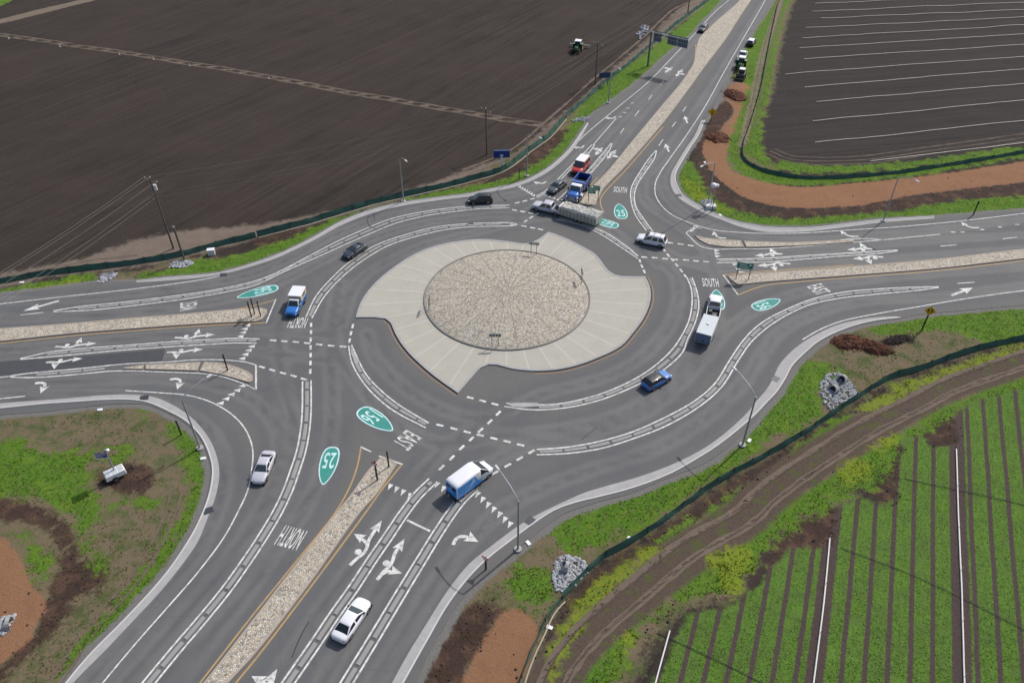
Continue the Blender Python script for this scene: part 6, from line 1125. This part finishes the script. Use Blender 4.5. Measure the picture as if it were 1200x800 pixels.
def leaf(name, a, b, c=None):
    q = N(name); f = q.attr('tint'); cc = q.ramp(f, [(0, a), (.6, b), (1, c or b)]); m_ = q.done(cc, .7, 0, .15)
    tr_ = q.n('ShaderNodeBsdfTranslucent'); mx = q.n('ShaderNodeMixShader'); mx.inputs[0].default_value = .5; q.l(cc, tr_.inputs[0]); q.l(q.b.outputs[0], mx.inputs[1]); q.l(tr_.outputs[0], mx.inputs[2]); q.l(mx.outputs[0], q.o.inputs[0]); return m_
roadd = lambda xs, ys: zone(xs, ys, 'road', 0)
xs, ys = visible(300000); g = zone(xs, ys, 'grass'); k = (g > .1) & (roadd(xs, ys) < -.7) & (zone(xs, ys, 'crop', 0) < 0) & (zone(xs, ys, 'bed', 0) < -.5) & (vnoise(xs, ys, .9, 21) > .25)
tufts('grass', xs[k], ys[k], .06, .18, .05, .15, leaf('grass_blades', (.055, .13, .014), (.13, .235, .026), (.22, .29, .05)), 'bright green grass tufts growing on the road verges')
xs, ys = visible(120000); k = (zone(xs, ys, 'olive') > .2) & (roadd(xs, ys) < -1) & (zone(xs, ys, 'bed', 0) < 0) & (zone(xs, ys, 'mulch', 0) < 0) & (zone(xs, ys, 'nefield', 0) < 0) & (zone(xs, ys, 'crop', 0) < 0) & (vnoise(xs, ys, 1.3, 22)*.6+vnoise(xs, ys, 6, 24)*.6 > .62)
tufts('dry_weeds', xs[k], ys[k], .08, .2, .05, .16, leaf('dry_weed_blades', (.20, .16, .08), (.16, .17, .06), (.11, .17, .04)), 'sparse dry weeds scattered over the bare verges')
xs, ys = visible(160000); k = (zone(xs, ys, 'yellow', 2.4) > .3) & (roadd(xs, ys) < -1) & (vnoise(xs, ys, .8, 27) > .3)
tufts('mustard_weeds', xs[k], ys[k], .08, .22, .1, .3, leaf('mustard_leaves', (.10, .20, .02), (.22, .28, .03), (.42, .40, .03)), 'yellow flowering weeds along the lower right track', 3)
xs, ys = visible(420000, 110); qv = xs*math.sin(ROW)-ys*math.cos(ROW); ph_ = np.abs(np.mod((qv-BED0+BEDW/2)/BEDW, 1)-.5); 
pq = [float(G(*p_) @ np.array([math.sin(ROW), -math.cos(ROW)])) for p_ in ((966, 700), (1127, 680))]
k = (np.abs(qv-pq[0]) > .85) & (np.abs(qv-pq[1]) > .85) & (zone(xs, ys, 'crop', .8) > .2) & (ph_ > .13) & (vnoise(xs, ys, 1.2, 23)*.5+vnoise(xs, ys, 7, 25)*.5 > .22)
tufts('seedling_rows', xs[k], ys[k], .06, .16, .03, .10, leaf('seedling_leaves', (.09, .20, .025), (.15, .29, .040), (.22, .36, .06)), 'young green crop seedlings covering the raised beds', 2)
# clods on the bare soil
xs, ys = visible(30000, 200); rd = roadd(xs, ys); k = (rd < -1.5) & (zone(xs, ys, 'grass') < 0) & (zone(xs, ys, 'yellow') < 0) & ((zone(xs, ys, 'darkdirt') > .2) | (zone(xs, ys, 'mulch') > .4) & (RNG.uniform(0, 1, len(xs)) < .12) | (zone(xs, ys, 'bed') > -1.5) & (zone(xs, ys, 'bed') < .1))
xs, ys = xs[k][:9000], ys[k][:9000]; zs = hzv(xs, ys); n = len(xs); sc = RNG.uniform(.05, .20, n)
O4 = np.array([(1, 0, 0), (0, 1, 0), (-1, 0, 0), (0, -1, 0), (0, 0, .8)], np.float32); V_ = O4[None]*sc[:, None, None]*RNG.uniform(.6, 1.3, (n, 5, 1)); V_[:, :, 0] += xs[:, None]; V_[:, :, 1] += ys[:, None]; V_[:, :, 2] += zs[:, None]
m = MB(); m.v = [tuple(map(float, p)) for p in V_.reshape(-1, 3)]; m.f = [(i*5+a, i*5+b, i*5+4) for i in range(n) for a, b in ((0, 1), (1, 2), (2, 3), (3, 0))]; m.m = [0]*len(m.f); m.sm = [False]*len(m.f)
o = m.build('soil_clods', M_DS, fix=False); tag(o, 'dark clods of soil strewn over the bare strips', 'soil clods', kind='stuff')
